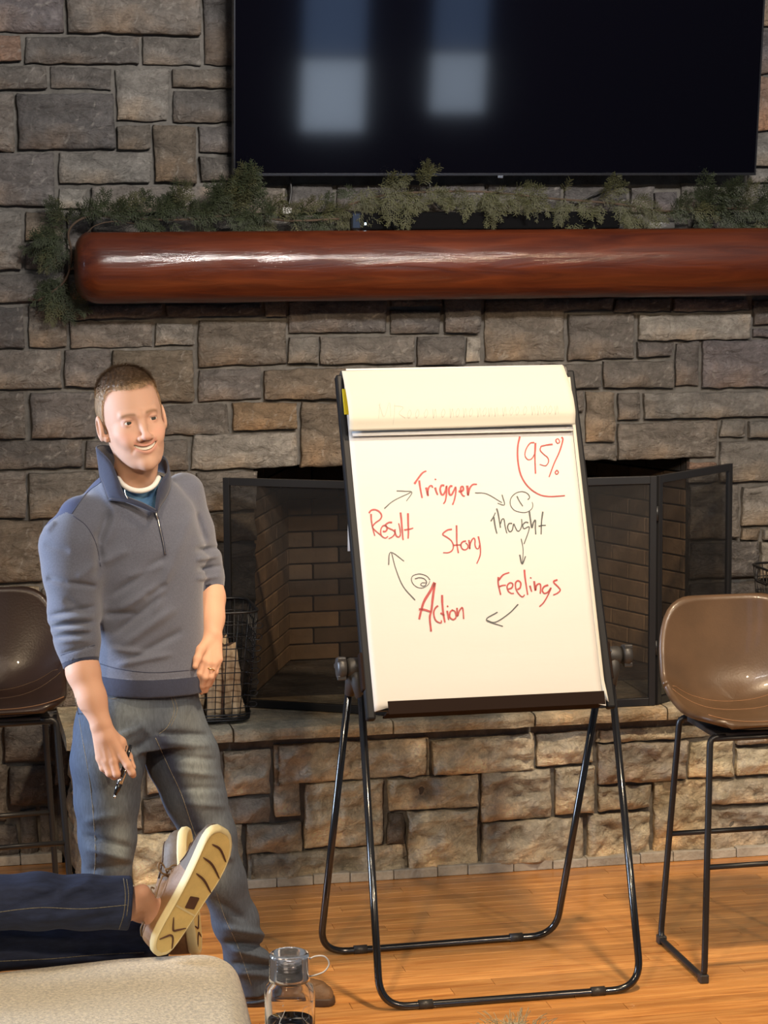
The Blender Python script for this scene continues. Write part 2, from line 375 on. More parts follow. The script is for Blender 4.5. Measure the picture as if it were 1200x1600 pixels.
PINK = (.34, .225, .165); PALE = (.38, .35, .305); TAN = (.38, .31, .22); ORG = (.32, .225, .14); LT = (.285, .262, .232); DK = (.155, .143, .136); BRN = (.235, .190, .145); PUR = (.20, .178, .178)
wall_px = [
 (-75,-45,101,51,PUR),(103,-45,316,54),(318,-45,420,103,DK),(-60,53,36,97,PINK),(38,56,220,102),(223,57,315,102),(-75,101,75,141),(78,103,177,140),(180,105,266,191,LT),
 (268,105,420,137),(270,139,420,192),(-75,144,25,237,),(26,145,182,235,DK),(184,194,238,234),(240,195,309,287,BRN),(311,195,420,241),(311,243,420,285),
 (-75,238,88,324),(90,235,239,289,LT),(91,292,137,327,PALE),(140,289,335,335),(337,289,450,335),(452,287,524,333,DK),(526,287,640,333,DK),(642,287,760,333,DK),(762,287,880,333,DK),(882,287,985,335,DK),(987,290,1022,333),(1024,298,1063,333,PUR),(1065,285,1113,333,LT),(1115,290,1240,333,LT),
 (-75,327,35,424,LT),(39,329,102,375,BRN),(39,377,102,424,DK),(104,330,142,424),(144,337,330,380),(144,382,330,426),(332,337,520,426),(522,337,700,426),(702,337,900,426),(902,337,1080,426),(1082,337,1240,426),
 (1180,-45,1250,42),(1185,44,1250,116,PUR),(1180,118,1250,205,PINK),(1172,207,1250,260,LT),(1172,262,1240,287,LT),
 (-75,427,104,475),(106,428,256,473),(-75,477,40,546,DK),(44,478,106,545),(108,475,256,499,DK),(108,500,240,544),(242,503,307,542,LT),(258,473,410,496,DK),(258,428,420,471),(412,466,448,495),(309,499,449,573),
 (422,428,700,464),(702,428,960,464),(962,428,1240,464),
 (450,467,608,522,DK),(610,464,692,480,DK),(610,483,692,523,DK),(694,464,754,523,DK),(757,466,886,566),(888,490,995,563),(848,466,960,488,DK),(962,465,1052,488,DK),(1054,465,1174,487,PUR),(998,489,1176,532,PALE),(1178,468,1250,509,DK),(1178,511,1250,530,PUR),
 (451,525,499,571,LT),(500,524,649,572),(651,525,729,574),(730,525,755,568,PALE),
 (-75,547,97,609),(100,546,174,608),(176,545,306,629,(.20,.165,.125)),(309,575,410,628),(412,574,545,625,BRN),(547,574,700,600),(702,574,845,600),
 (-75,613,40,687),(46,611,152,686),(154,631,254,683),(256,631,360,682),(363,628,467,675,ORG),(363,677,404,679) ,(469,628,548,732,BRN),(550,602,640,665),(642,602,735,665),(737,602,845,665),(550,667,660,732),(662,667,790,732),(792,667,900,732),
 (-75,689,131,735),(134,688,188,735),(190,687,248,735),(250,686,297,735),(299,678,467,734,LT),
 (847,568,943,608),(944,564,1057,608),(997,534,1055,559),(1058,533,1096,604),(1099,531,1250,606,PUR),
 (847,611,916,645),(847,647,902,718),(918,611,965,693,BRN),(967,613,1005,658),(1007,612,1250,654,(.27,.25,.225)),(904,695,966,721),(967,660,1125,720,(.20,.175,.15)),(1127,657,1169,684,LT),(1171,656,1250,684,LT),(1126,687,1250,754,LT),
 (1078,722,1124,737,PINK),(1078,739,1124,755),
 (-75,738,42,811),(45,737,153,811,(.23,.205,.175)),(155,737,305,811),(307,737,403,801,),(307,803,403,849,BRN),(307,851,403,942,),(307,944,403,1084),
 (-75,813,70,915,BRN),(72,813,190,915),(192,813,305,915),(-75,917,62,975,TAN),(64,918,120,974),(122,917,305,975),(-75,977,56,1040),(58,977,200,1110,DK),(-75,1042,56,1130),(202,977,305,1110),
 (1080,757,1158,844),(1160,757,1250,824,LT),(1161,826,1191,845,BRN),(1193,826,1250,845,PALE),(1080,846,1188,905,DK),(1190,847,1250,905,PALE),(1080,908,1250,990,DK),(1080,992,1250,1084),
 (-75,1132,2,1195,PINK),(5,1132,84,1193,DK),(86,1114,110,1230,DK),(-75,1197,12,1288),(14,1196,86,1262,DK),(88,1232,110,1345,DK),(-75,1290,30,1345,DK),(32,1264,60,1345,DK),(62,1264,86,1345),
]
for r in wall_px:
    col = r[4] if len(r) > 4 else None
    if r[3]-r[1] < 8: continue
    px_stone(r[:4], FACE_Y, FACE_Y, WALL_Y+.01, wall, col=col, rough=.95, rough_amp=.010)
# the wall goes on outside the frame, left and right
for (xa, xb) in ((-2.45, at(-77, 800, FACE_Y)[0]-.004), (at(1252, 800, FACE_Y)[0]+.004, 2.65)):
    z = .03
    while z < 3.2:
        h = random.choice([.08, .11, .14, .17]); x = xa
        while x < xb-.03:
            w = random.uniform(.18, .42); w = min(w, xb-x)
            if xb-(x+w) < .08: w = xb-x
            stone(x+G, x+w-G, z+G, z+h-G, FACE_Y, WALL_Y+.01, wall, rough=.6, rough_amp=.009, res=.06); x += w
        z += h

# ---- hearth: raised stone bench
hearth = empty('hearth', (0, 0, 0)); props(hearth, 'raised hearth bench of rough tan-grey stones under a thick pale stone cap', 'hearth', None, 'structure')
HX0, HX1 = -1.125, 2.55
bm = bmesh.new(); add_box(bm, HX0+.03, HX1, HEARTH_Y, WALL_Y-.001, 0, .498); bm_obj('mortar', bm, M['mortar'], hearth)
H1 = (.72, .65, .50); H2 = (.62, .56, .44); H3 = (.50, .45, .375); H4 = (.78, .70, .52)
hearth_px = [
 (132,1175,225,1240,H3),(228,1170,348,1243,H2),(351,1173,424,1246,H2),(427,1158,674,1222,H2),(132,1243,222,1300,H3),(225,1246,298,1303,(.20,.17,.14)),(300,1246,352,1290,H3),(354,1248,424,1291,H3),
 (428,1224,473,1280,H1),(475,1222,603,1326,H1),(384,1288,473,1336,H1),(132,1303,203,1398,H4),(205,1303,298,1400,H4),(300,1293,382,1398,H1),(385,1328,640,1380,H1),(605,1214,751,1267,H1),(605,1270,636,1320,(.17,.145,.12)),(638,1268,751,1362,H1),
 (676,1152,838,1211,H1),(840,1144,932,1198,H1),(753,1205,865,1285,H2),(753,1282,916,1352,H2),(867,1199,932,1275,H1),(918,1271,1021,1345,H1),
 (934,1136,1148,1157,H1),(935,1160,1077,1227,H3),(1079,1158,1150,1217,H4),(1152,1139,1252,1165,H3),(1152,1168,1252,1214,H4),(935,1229,1021,1268,H1),(1023,1220,1110,1335,(.60,.51,.36)),(1112,1217,1252,1258,H2),(1112,1261,1252,1332,H3),
]
for r in hearth_px:
    px_stone(r[:4], HFACE_Y, HFACE_Y, HEARTH_Y+.01, hearth, col=r[4], rough=1.5, rough_amp=.016, res=.012)
xb = at(1254, 1200, HFACE_Y)[0]+.004
z = .045
for h in (.12, .15, .09, .085):
    x = xb
    while x < HX1-.02:
        w = random.uniform(.2, .4); w = min(w, HX1-x)
        stone(x+G, x+w-G, z+G, z+h-G, HFACE_Y, HEARTH_Y+.01, hearth, col=H2, rough=1.3, res=.05); x += w
    z += h
z = .02
for h, ws in ((.15, (.2, .235)), (.12, (.25, .185)), (.10, (.16, .275)), (.105, (.27, .165))):     # left return
    y = -.54
    for w in ws:
        stone(y+G, y+w-G, z+G, z+h-G, HX0-.005, HX0+.04, hearth, col=H2, side='x', rough=1.2, res=.035); y += w
    z += h
def slab(x0, x1, name='cap_stone', y0=-.612, y1=-.11, z0=.500, z1=HTOP, col=H4, amp=.006, overhang=0):
    nx = max(4, int((x1-x0)/.03)); prof = []
    ny = 12
    ox = random.random()*40
    V = []; Fc = []
    # cross profile: back bottom -> front bottom -> front top -> back top
    pr = [(y1, z0), (y0+.02, z0), (y0+.002, z0+.004), (y0, z0+.015), (y0-.001, z1-.015), (y0+.005, z1-.004), (y0+.018, z1)] + [(y0+.018+(y1-y0-.018)*k/8, z1) for k in range(1, 9)]
    K = len(pr)
    for i in range(nx+1):
        x = x0+(x1-x0)*i/nx
        for (yy, zz) in pr:
            n = mnoise.fractal(Vector((x*11+ox, yy*11, zz*30)), .9, 2.0, 4)
            n2 = mnoise.noise(Vector((x*5+ox, yy*5, 2)))
            top = zz > z1-.003
            V.append((x, yy+(n*amp*1.2 if not top and yy < y1-.01 else 0), zz+(-abs(n2)*.003 if top else (n*amp*.7 if zz < z0+.003 else 0))))
    for i in range(nx):
        for k in range(K):
            k2 = (k+1) % K; Fc.append((i*K+k, (i+1)*K+k, (i+1)*K+k2, i*K+k2))
    Fc.append(tuple(range(K))); Fc.append(tuple(nx*K+k for k in range(K))[::-1])
    o = mesh_obj(name, V, Fc, M['stone'], hearth, False); o.color = (*col, 1)
    return o
caps = [(-1.165, at(365, 1150, -.61)[0]), (None, at(615, 1140, -.61)[0]), (None, at(836, 1130, -.61)[0]), (None, at(1043, 1118, -.61)[0]), (None, 1.55), (None, 2.05), (None, 2.55)]
px0 = caps[0][0]
for i, (_, x1) in enumerate(caps):
    slab(px0+.003, x1-.003, col=[(.50,.44,.32), (.58,.50,.35), (.50,.43,.31), (.56,.48,.34)][i % 4]); px0 = x1
# pale strip of mortar stones between the hearth and the floor
tr = empty('baseboard_front', (0, 0, 0)); props(tr, 'thin pale mortar base strip along the foot of the hearth', None, None, 'structure')
x = HX0+.01
while x < HX1-.02:
    w = min(random.uniform(.09, .2), HX1-x)
    bm = bmesh.new(); add_box(bm, x+.0012, x+w-.0012, -.583-random.random()*.004, HEARTH_Y, .0005, .030+random.random()*.006, .003)
    bm_obj('base_stone', bm, M['mortar_light'], tr); x += w
tr2 = empty('baseboard_back', (0, 0, 0)); props(tr2, 'thin pale mortar base strip along the foot of the wall', None, None, 'structure')
x = -2.4
while x < HX0-.04:
    w = min(random.uniform(.09, .2), HX0-.03-x)
    bm = bmesh.new(); add_box(bm, x+.0012, x+w-.0012, -.118-random.random()*.004, WALL_Y, .0005, .030+random.random()*.006, .003)
    bm_obj('base_stone', bm, M['mortar_light'], tr2); x += w

# ---- firebox
fbx = empty('firebox', (0, 0, 0)); props(fbx, 'deep sooty firebox lined with tan firebricks behind the screen', 'firebox', None, 'structure')
fy0, fy1 = -.06, .56; bx0, bx1 = FB[0]+.20, FB[1]-.20; fz1 = 1.62
shell = bmesh.new()
def quad(bm, pts):
    vs = [bm.verts.new(Vector([float(c) for c in p])) for p in pts]; bm.faces.new(vs)
quad(shell, [(FB[0]-.03, fy0+.001, HTOP-.03), (bx0-.03, fy1+.03, HTOP-.03), (bx0-.03, fy1+.03, 2.0), (FB[0]-.03, fy0+.001, 2.0)])
quad(shell, [(FB[1]+.03, fy0+.001, HTOP-.03), (bx1+.03, fy1+.03, HTOP-.03), (bx1+.03, fy1+.03, 2.0), (FB[1]+.03, fy0+.001, 2.0)])
quad(shell, [(bx0-.03, fy1+.03, HTOP-.03), (bx1+.03, fy1+.03, HTOP-.03), (bx1+.03, fy1+.03, 2.0), (bx0-.03, fy1+.03, 2.0)])
quad(shell, [(FB[0]-.03, fy0+.001, 2.0), (bx0-.03, fy1+.03, 2.0), (bx1+.03, fy1+.03, 2.0), (FB[1]+.03, fy0+.001, 2.0)])
bm_obj('smoke_chamber', shell, M['soot'], fbx)
slabm = bmesh.new(); add_box(slabm, FB[0]-.012, FB[1]+.012, -.108, .6, HTOP-.04, HTOP-.002, .003); 
q = bm_obj('firebox_floor', slabm, M['stone'], fbx); q.color = (.16, .14, .12, 1)
def brick_course(p0, p1, rows, z0, bw=.20, bh=.0615):
    p0 = np.array(p0); p1 = np.array(p1); Lw = np.linalg.norm(p1-p0); d = (p1-p0)/Lw; ang = math.atan2(d[1], d[0])
    for r in range(rows):
        x = -(.5*bw if r % 2 else 0)
        while x < Lw-.004:
            a, b = max(x, 0), min(x+bw, Lw)
            if b-a > .02:
                bm = bmesh.new(); add_box(bm, a+.003, b-.003, -.012-random.random()*.002, .02, .003, bh-.003, .003)
                o = bm_obj('brick', bm, M['firebrick'], fbx)
                o.location = (p0[0], p0[1], z0+r*bh); o.rotation_euler = (0, 0, ang)
                mid = p0+d*(a+b)/2
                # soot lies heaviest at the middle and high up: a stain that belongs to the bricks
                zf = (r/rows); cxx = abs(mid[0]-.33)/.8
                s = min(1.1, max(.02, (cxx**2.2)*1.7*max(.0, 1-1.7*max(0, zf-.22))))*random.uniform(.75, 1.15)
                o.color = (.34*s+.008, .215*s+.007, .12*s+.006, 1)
            x += bw
nrow = 15
brick_course((FB[0]-.02, fy0+.03), (bx0, fy1), nrow, HTOP)
brick_course((bx0, fy1), (bx1, fy1), nrow, HTOP)
brick_course((bx1, fy1), (FB[1]+.02, fy0+.03), nrow, HTOP)

# ---- back wall of the room behind the camera, with its tall windows (they show in the television)
rear = box('wall_front', -6, 6, -11.6, -11.4, 0, 5.2, mat('plaster', (.10, .085, .07), .9), None); props(rear, 'dim plastered room wall behind the viewer', None, None, 'structure')
def window(name, label, x0, x1, z0, z1, y, bars, e_low, e_up, zs):
    w = empty(name, ((x0+x1)/2, y, z0)); props(w, label, None, None, 'structure')
    def em(nm, c, s):
        m = bpy.data.materials.new(nm); m.use_nodes = True; nt = m.node_tree; nt.nodes.remove(nt.nodes['Principled BSDF'])
        e = nt.nodes.new('ShaderNodeEmission'); e.inputs[0].default_value = (*c, 1); e.inputs[1].default_value = s
        nt.links.new(e.outputs[0], nt.nodes['Material Output'].inputs[0]); return m
    mesh_obj('pane', [(x0, y, z0), (x1, y, z0), (x1, y, zs), (x0, y, zs)], [(3, 2, 1, 0)], em('daylight_low', (.66, .80, 1), e_low), w)
    mesh_obj('pane', [(x0, y, zs+.03), (x1, y, zs+.03), (x1, y, z1), (x0, y, z1)], [(3, 2, 1, 0)], em('daylight_high', (.36, .56, 1), e_up*1.5), w)
    bm = bmesh.new()
    add_box(bm, x0-.06, x0, y-.02, y+.05, z0-.06, z1+.06); add_box(bm, x1, x1+.06, y-.02, y+.05, z0-.06, z1+.06)
    add_box(bm, x0, x1, y-.02, y+.05, z0-.06, z0); add_box(bm, x0, x1, y-.02, y+.05, z1, z1+.06); add_box(bm, x0, x1, y-.02, y+.05, zs, zs+.03)
    bm_obj('window_frame', bm, M['bark'], w)
    adopt(w)
window('window_1', 'tall daylit window behind the viewer, seen only as the left glow in the television', 1.60, 2.13, .42, 2.7, -11.36, 1, 7.0, 1.5, 1.02)
window('window_2', 'tall daylit window behind the viewer, seen only as the right glow in the television', 2.69, 3.16, .58, 2.7, -11.36, 1, 6.0, 1.3, 1.08)

# ================================================================== TELEVISION
tv = empty('television', (.39, -.20, 2.345)); props(tv, 'huge black flat television hung tilted on the stone wall above the log mantel', 'television')
tl = radians(6.6); TW0, TW1, TH = -.537, 1.311, 1.055
Mt = Matrix.Translation((0, -.20, 2.345)) @ Matrix.Rotation(tl, 4, 'X')     # local: y toward wall
bm = bmesh.new(); add_box(bm, TW0, TW1, .004, .045, 0, TH, .004); bm.transform(Mt); bm_obj('casing', bm, M['black_plastic'], tv)
bm = bmesh.new()
for a in ((TW0, TW1, 0, .009), (TW0, TW1, TH-.009, TH)): add_box(bm, a[0], a[1], -.004, .006, a[2], a[3], .001)
for a in ((TW0, TW0+.006), (TW1-.006, TW1)): add_box(bm, a[0], a[1], -.004, .006, .009, TH-.009, .001)
bm.transform(Mt); bm_obj('bezel', bm, M['tv_bezel'], tv)
scr = mat('screen_glass', (.0022, .0022, .0045), .055, spec=.5)
bm = bmesh.new(); add_box(bm, TW0+.006, TW1-.006, -.0015, .0035, .009, TH-.009); bm.transform(Mt); bm_obj('screen', bm, scr, tv)
bm = bmesh.new(); add_box(bm, .375, .395, -.006, .006, -.008, .001, .001); bm.transform(Mt); bm_obj('badge', bm, M['chrome'], tv)
bm = bmesh.new(); add_box(bm, .15, .62, .045, .062, .25, .80, .004); bm.transform(Mt); add_box(bm, .2, .57, -.148, -.128, 2.72, 3.0, .004)
bm_obj('wall_bracket', bm, M['black_metal'], tv)
adopt(tv)

# ================================================================== LOG MANTEL
lg = empty('log_mantel', (.5, -.252, 1.925)); props(lg, 'long round mahogany-red varnished log mantel shelf with domed end, under the television', 'mantel')
LC = (-.252, 2.049); LR = .124
V = []; Fc = []; seg = 56; xs = []
x_end = -1.075
for k in range(0, 9): a = k/8*pi/2; xs.append((x_end+.085*(1-cos(a)) , sin(a)))
body = np.linspace(x_end+.085, 2.3, 110)[1:]
rings = [(x, max(.03, s)) for x, s in xs[1:]] + [(x, 1.0) for x in body]
rings = [(x_end+.0005, .30)] + [(x, .38+.62*s**.85) for x, s in xs[1:]] + [(x, 1.0) for x in body]
for x, s in rings:
    for k in range(seg):
        a = 2*pi*k/seg
        lump = .0022*mnoise.noise(Vector((x*2.2, cos(a)*1.6, sin(a)*1.6))) + .0014*mnoise.noise(Vector((x*6, cos(a)*5, sin(a)*5)))
        knot = .004*math.exp(-((x+.55)/.05)**2-((a-pi*.93)/.25)**2) + .0035*math.exp(-((x-.42)/.05)**2-((a-pi*.9)/.25)**2)
        r = (LR+lump+knot)*s
        yy = LC[0]+r*cos(a); zz = LC[1]+r*sin(a)
        zz = min(zz, LC[1]+.112); V.append((x, yy, zz))
for i in range(len(rings)-1):
    for k in range(seg):
        k2 = (k+1) % seg; Fc.append((i*seg+k, i*seg+k2, (i+1)*seg+k2, (i+1)*seg+k))
Fc.append(tuple(range(seg))[::-1]); Fc.append(tuple((len(rings)-1)*seg+k for k in range(seg)))
o = mesh_obj('log', V, Fc, M['log'], lg, True)
MT = LC[1]+.112
adopt(lg)
# ---- soundbar
sb = empty('soundbar', (.3, -.23, MT)); props(sb, 'low black soundbar lying on the log mantel behind the greenery', 'soundbar')
xa, xb = at(552, 340, -.25)[0], at(968, 340, -.25)[0]
M['speaker_cloth'] = mat('speaker_cloth', (.004, .004, .0045), .9, spec=.1)
box('casing', xa, xb, -.262, -.19, MT+.001, MT+.060, M['speaker_cloth'], sb, .008)
box('end_cap', xa-.012, xa+.028, -.266, -.186, MT+.001, MT+.064, M['gloss_black'], sb, .008)
mm = bpy.data.materials.new('status_light'); mm.use_nodes = True
mm.node_tree.nodes['Principled BSDF'].inputs['Emission Color'].default_value = (.6, .85, 1, 1); mm.node_tree.nodes['Principled BSDF'].inputs['Emission Strength'].default_value = 3
box('status_light', xa+.036, xa+.041, -.2665, -.262, MT+.018, MT+.026, mm, sb)
adopt(sb)
# cables behind
for cb_ in [smooth_path([at(670, 282, -.13), at(676, 310, -.14), at(690, 326, -.15), at(712, 320, -.15), at(740, 330, -.15)], 5), smooth_path([at(860, 332, -.14), at(900, 318, -.13), at(935, 300, -.13), at(975, 284, -.12)], 5), smooth_path([at(452, 270, -.12), at(455, 300, -.13), at(448, 335, -.14)], 5)]:
    cb_o = tube('cable', cb_, .0035, M['black_plastic'], None, 6); cb_n = len([o for o in bpy.data.objects if o.name.startswith('cable')])
    props(cb_o, ['', 'black cable drooping from under the middle of the television', 'black cable running up to the right half of the television behind the garland', 'black cable at the left lower corner of the television'][cb_n], 'cable')
sm = box('small_white_device', at(441, 330, -.14)[0], at(455, 330, -.14)[0], -.15, -.11, at(448, 334, -.14)[2], at(448, 324, -.14)[2], M['paper'], None, .002); props(sm, 'tiny white plug box on the wall behind the garland', 'plug')
sm2 = box('small_white_device', at(1010, 330, -.14)[0], at(1052, 330, -.14)[0], -.16, -.115, MT+.0005, MT+.022, M['paper'], None, .003); props(sm2, 'flat white box on the mantel under the television, right of the soundbar', 'box')

# ================================================================== CEDAR GARLAND
M['cedar'] = mat('cedar_needles', (.030, .038, .016), .6, var=.4, var_scale=25)
M['cedar_dry'] = mat('cedar_needles_olive', (.060, .060, .024), .6, var=.35, var_scale=25)
M['twig'] = mat('twig', (.07, .045, .028), .8)
gar = empty('cedar_garland', (.3, -.24, MT)); props(gar, 'green cedar garland draped along the log mantel and over its left end', 'garland')
def sprig(p, d, L, droop, m, n=9, parent=None, w=1.0):
    """flat cedar spray: a curved stem with forked side shoots of scaly needles"""
    p = np.array(p, float); d = np.array(d, float); d /= np.linalg.norm(d)
    V = []; Fc = []
    def blade(a, b, r):
        a = np.array(a); b = np.array(b); t = b-a; ln = np.linalg.norm(t)+1e-9; t = t/ln
        s = np.cross(t, [.3, -1, .2]); s /= (np.linalg.norm(s)+1e-9); q = np.cross(t, s)
        i = len(V); mid = a+(b-a)*.5
        V.extend([a, mid+s*r, mid-s*r*.5+q*r*.8, mid-s*r*.5-q*r*.8, b])
        Fc.extend([(i, i+1, i+2), (i, i+2, i+3), (i, i+3, i+1), (i+4, i+2, i+1), (i+4, i+3, i+2), (i+4, i+1, i+3)])
    def shoot(a, dirv, ln, depth, r):
        steps = max(3, int(ln/.0085)); pos = np.array(a); dv = np.array(dirv)
        for k in range(steps):
            dv = dv + np.array([random.gauss(0, .07), random.gauss(0, .05), random.gauss(0, .07)-droop*.05]); dv /= np.linalg.norm(dv)
            nx = pos+dv*ln/steps; blade(pos, nx+dv*.002, r)
            if depth > 0:
                for sgn in (-1, 1):
                    if random.random() < .9:
                        ax = np.array([0, -1, .15])+np.array([random.gauss(0, .35) for _ in range(3)]); sd = np.cross(dv, ax)*sgn; sd /= (np.linalg.norm(sd)+1e-9)
                        v2 = dv*.72+sd*.75; v2 /= np.linalg.norm(v2)
                        shoot(nx, v2, ln*(.42*(1-.6*k/steps)+.05), depth-1, r*.85)
            pos = nx
    shoot(p, d, L, 2 if L > .06 else 1, .0023*w)
    return mesh_obj('sprig', V, Fc, m, parent, False)
main = smooth_path([at(60, 470, -.16), at(100, 440, -.17), at(112, 400, -.20), at(108, 360, -.22), at(140, 338, -.23), at(200, 342, -.24), at(290, 343, -.25), at(380, 335, -.24), at(450, 345, -.25), at(530, 342, -.27)], 8)
tube('garland_stem', main, .004, M['twig'], gar, 6)
tube('garland_stem', smooth_path([at(545, 320, -.25), at(600, 305, -.23), at(670, 300, -.22), at(760, 300, -.25), at(860, 310, -.26), at(960, 318, -.26), at(1040, 330, -.25), at(1130, 325, -.24), at(1240, 330, -.24)], 8), .004, M['twig'], gar, 6)
tube('garland_stem', smooth_path([at(134, 366, -.24), at(150, 352, -.26), at(180, 346, -.27), at(215, 350, -.26)], 6), .0022, M['twig'], gar, 6)
spec = [  # px, py, direction (dx image right, dz up), length, droop
 (108,352,(-.6,.9),.10,.2),(100,345,(-.9,.7),.09,.4),(112,350,(.2,1),.07,.3),(104,362,(-1,.1),.11,.9),(96,372,(-1,-.1),.12,.7),(88,378,(-1,-.3),.10,.6),(70,380,(-1,-.2),.08,.6),(84,382,(-.5,-1),.10,.3),(100,380,(-.6,-.8),.10,.3),
 (100,440,(-.8,-.3),.10,.6),(98,450,(-.7,-.7),.10,.5),(102,455,(0,-1),.11,.3),(96,430,(-.4,-.9),.11,.4),(108,462,(.7,-.7),.09,.4),(90,462,(-.2,-1),.10,.1),(78,458,(-.8,-.5),.07,.3),(112,440,(.6,-.8),.07,.4),(104,410,(-.7,-.3),.06,.5),
 (125,338,(.9,.5),.11,.4),(150,335,(.3,.9),.09,.3),(165,338,(1,.3),.12,.7),(185,335,(.5,.7),.10,.5),(200,338,(1,-.1),.10,.7),(215,336,(.3,.9),.09,.3),(235,335,(.8,.5),.12,.5),(222,345,(.9,-.4),.08,.6),(255,338,(-.5,.8),.09,.4),(262,335,(.6,.8),.12,.3),(280,335,(.2,1),.11,.2),(290,338,(.9,.2),.12,.7),(300,342,(.8,-.3),.08,.6),
 (270,345,(.4,-.5),.06,.6),(318,335,(.6,.7),.10,.4),(335,335,(.1,1),.13,.1),(345,325,(-.5,.9),.10,.2),(360,330,(.3,1),.17,.0),(372,325,(.8,.5),.10,.3),(385,322,(.2,1),.14,.2),(350,338,(.8,-.1),.12,.8),(375,338,(.8,-.4),.10,.7),(392,335,(.7,.1),.11,.8),(410,330,(.6,.5),.10,.5),
 (408,345,(.5,-.7),.08,.5),(430,338,(.7,.4),.09,.5),(450,342,(.9,.2),.10,.7),(470,335,(.5,.8),.09,.3),(478,340,(1,-.2),.10,.8),(498,338,(.8,.2),.11,.8),(505,332,(.3,.9),.07,.3),(520,340,(.9,-.3),.09,.6),(500,348,(.3,-.8),.07,.4),(460,348,(.3,-.7),.06,.4),(388,300,(.1,1),.10,.1),(395,310,(.7,.8),.07,.2),
 (560,300,(-.8,.2),.07,.5),(575,290,(.3,-.9),.13,.4),(590,288,(.8,-.2),.10,.8),(565,296,(-.2,-1),.12,.2),(600,290,(.6,.3),.10,.9),(605,298,(.1,-1),.12,.2),(622,300,(.7,-.7),.10,.4),(628,312,(.1,-1),.13,.2),(636,320,(-.2,-.9),.08,.1),(640,302,(.8,-.3),.08,.7),
 (655,290,(.4,.9),.08,.2),(662,295,(.6,-.2),.09,.9),(672,285,(-.2,1),.08,.2),(680,290,(.6,-.9),.09,.2),(688,296,(.3,-1),.08,.1),(650,310,(-.4,-.8),.09,.2),(668,276,(.7,.5),.06,.4),
 (735,300,(-.8,-.3),.09,.5),(745,298,(-.1,-1),.12,.2),(755,298,(.5,-.8),.12,.3),(765,300,(.9,-.2),.10,.8),(738,305,(-.4,-.9),.09,.2),(790,302,(.6,-.7),.12,.3),(800,298,(.9,0),.12,.8),(815,302,(.7,-.6),.11,.4),(830,305,(.6,-.6),.09,.5),(782,300,(-.6,-.5),.09,.5),(770,310,(.2,-1),.10,.2),
 (880,302,(.2,.8),.06,.3),(885,308,(-.4,-.8),.09,.3),(890,310,(.3,-1),.13,.1),(898,312,(.8,-.6),.10,.4),(905,325,(.4,-1),.09,.1),(878,316,(-.2,-1),.08,.1),(935,312,(.7,.3),.11,.7),(950,305,(.4,.7),.08,.4),(955,310,(.6,-.8),.12,.3),(968,315,(.4,-.9),.12,.2),(985,312,(.9,-.2),.11,.8),(998,322,(.6,-.7),.10,.3),(940,318,(-.3,-.7),.07,.4),(1008,328,(.8,-.3),.09,.5),
 (1040,335,(.8,.3),.10,.5),(1060,332,(.4,.8),.08,.3),(1075,330,(.9,.1),.12,.7),(1095,328,(.3,1),.11,.2),(1105,322,(-.2,1),.12,.1),(1115,320,(.6,.8),.12,.2),(1110,332,(.9,-.2),.11,.6),(1130,325,(.5,.8),.12,.2),(1140,330,(1,.1),.12,.6),(1160,325,(.4,.9),.10,.3),(1170,330,(.9,.2),.12,.6),(1190,322,(.3,1),.10,.2),(1200,330,(.9,.3),.12,.6),(1225,328,(.6,.7),.11,.4),(1085,338,(.3,-.5),.07,.4),(1150,340,(.4,-.4),.08,.4),(1180,342,(.3,-.4),.08,.3),
]
for i, (px, py, (dx, dz), L, dr) in enumerate(spec):
    Y = -.245 if px > 115 else -.185
    Y += random.uniform(-.025, .015)
    if py > 425: Y = -.16
    d = R_*dx + np.array([0, 0, 1.])*dz + np.array([0, -1, 0])*random.uniform(.0, .35)
    olive = 560 < px < 850 or 870 < px < 1010 or (px > 400 and px < 540 and i % 2)
    sprig(at(px, py, Y), d, L*.88, dr, M['cedar_dry'] if olive or i % 7 == 0 else M['cedar'], parent=gar)
    if px < 540 or px > 1030:
        sprig(at(px+random.uniform(-8, 8), py+random.uniform(-4, 7), Y+.02), d+np.array([random.gauss(0, .5), 0, random.gauss(0, .5)]), L*.62, dr, M['cedar'], parent=gar)
adopt(gar)

# ================================================================== FOLDING FIRE SCREEN
def screen_mesh_mat():
    m = bpy.data.materials.new('fine_wire_mesh'); m.use_nodes = True; nt = m.node_tree; N = nt.nodes; L = nt.links
    b = N['Principled BSDF']; b.inputs['Base Color'].default_value = (.007, .006, .005, 1); b.inputs['Roughness'].default_value = .5
    t = N.new('ShaderNodeBsdfTransparent'); mx = N.new('ShaderNodeMixShader'); mx.inputs[0].default_value = .42
    L.new(t.outputs[0], mx.inputs[1]); L.new(b.outputs[0], mx.inputs[2]); L.new(mx.outputs[0], N['Material Output'].inputs[0]); return m
M['mesh'] = screen_mesh_mat()
fs = empty('fire_screen', (.4, -.5, HTOP)); props(fs, 'black folding fireplace screen of fine wire mesh standing on the hearth', 'fireplace screen')
SZ0, SZ1 = HTOP+.002, 1.333
sp = [(-.592, -.222), (-.018, -.548), (.838, -.558), (1.226, -.222)]
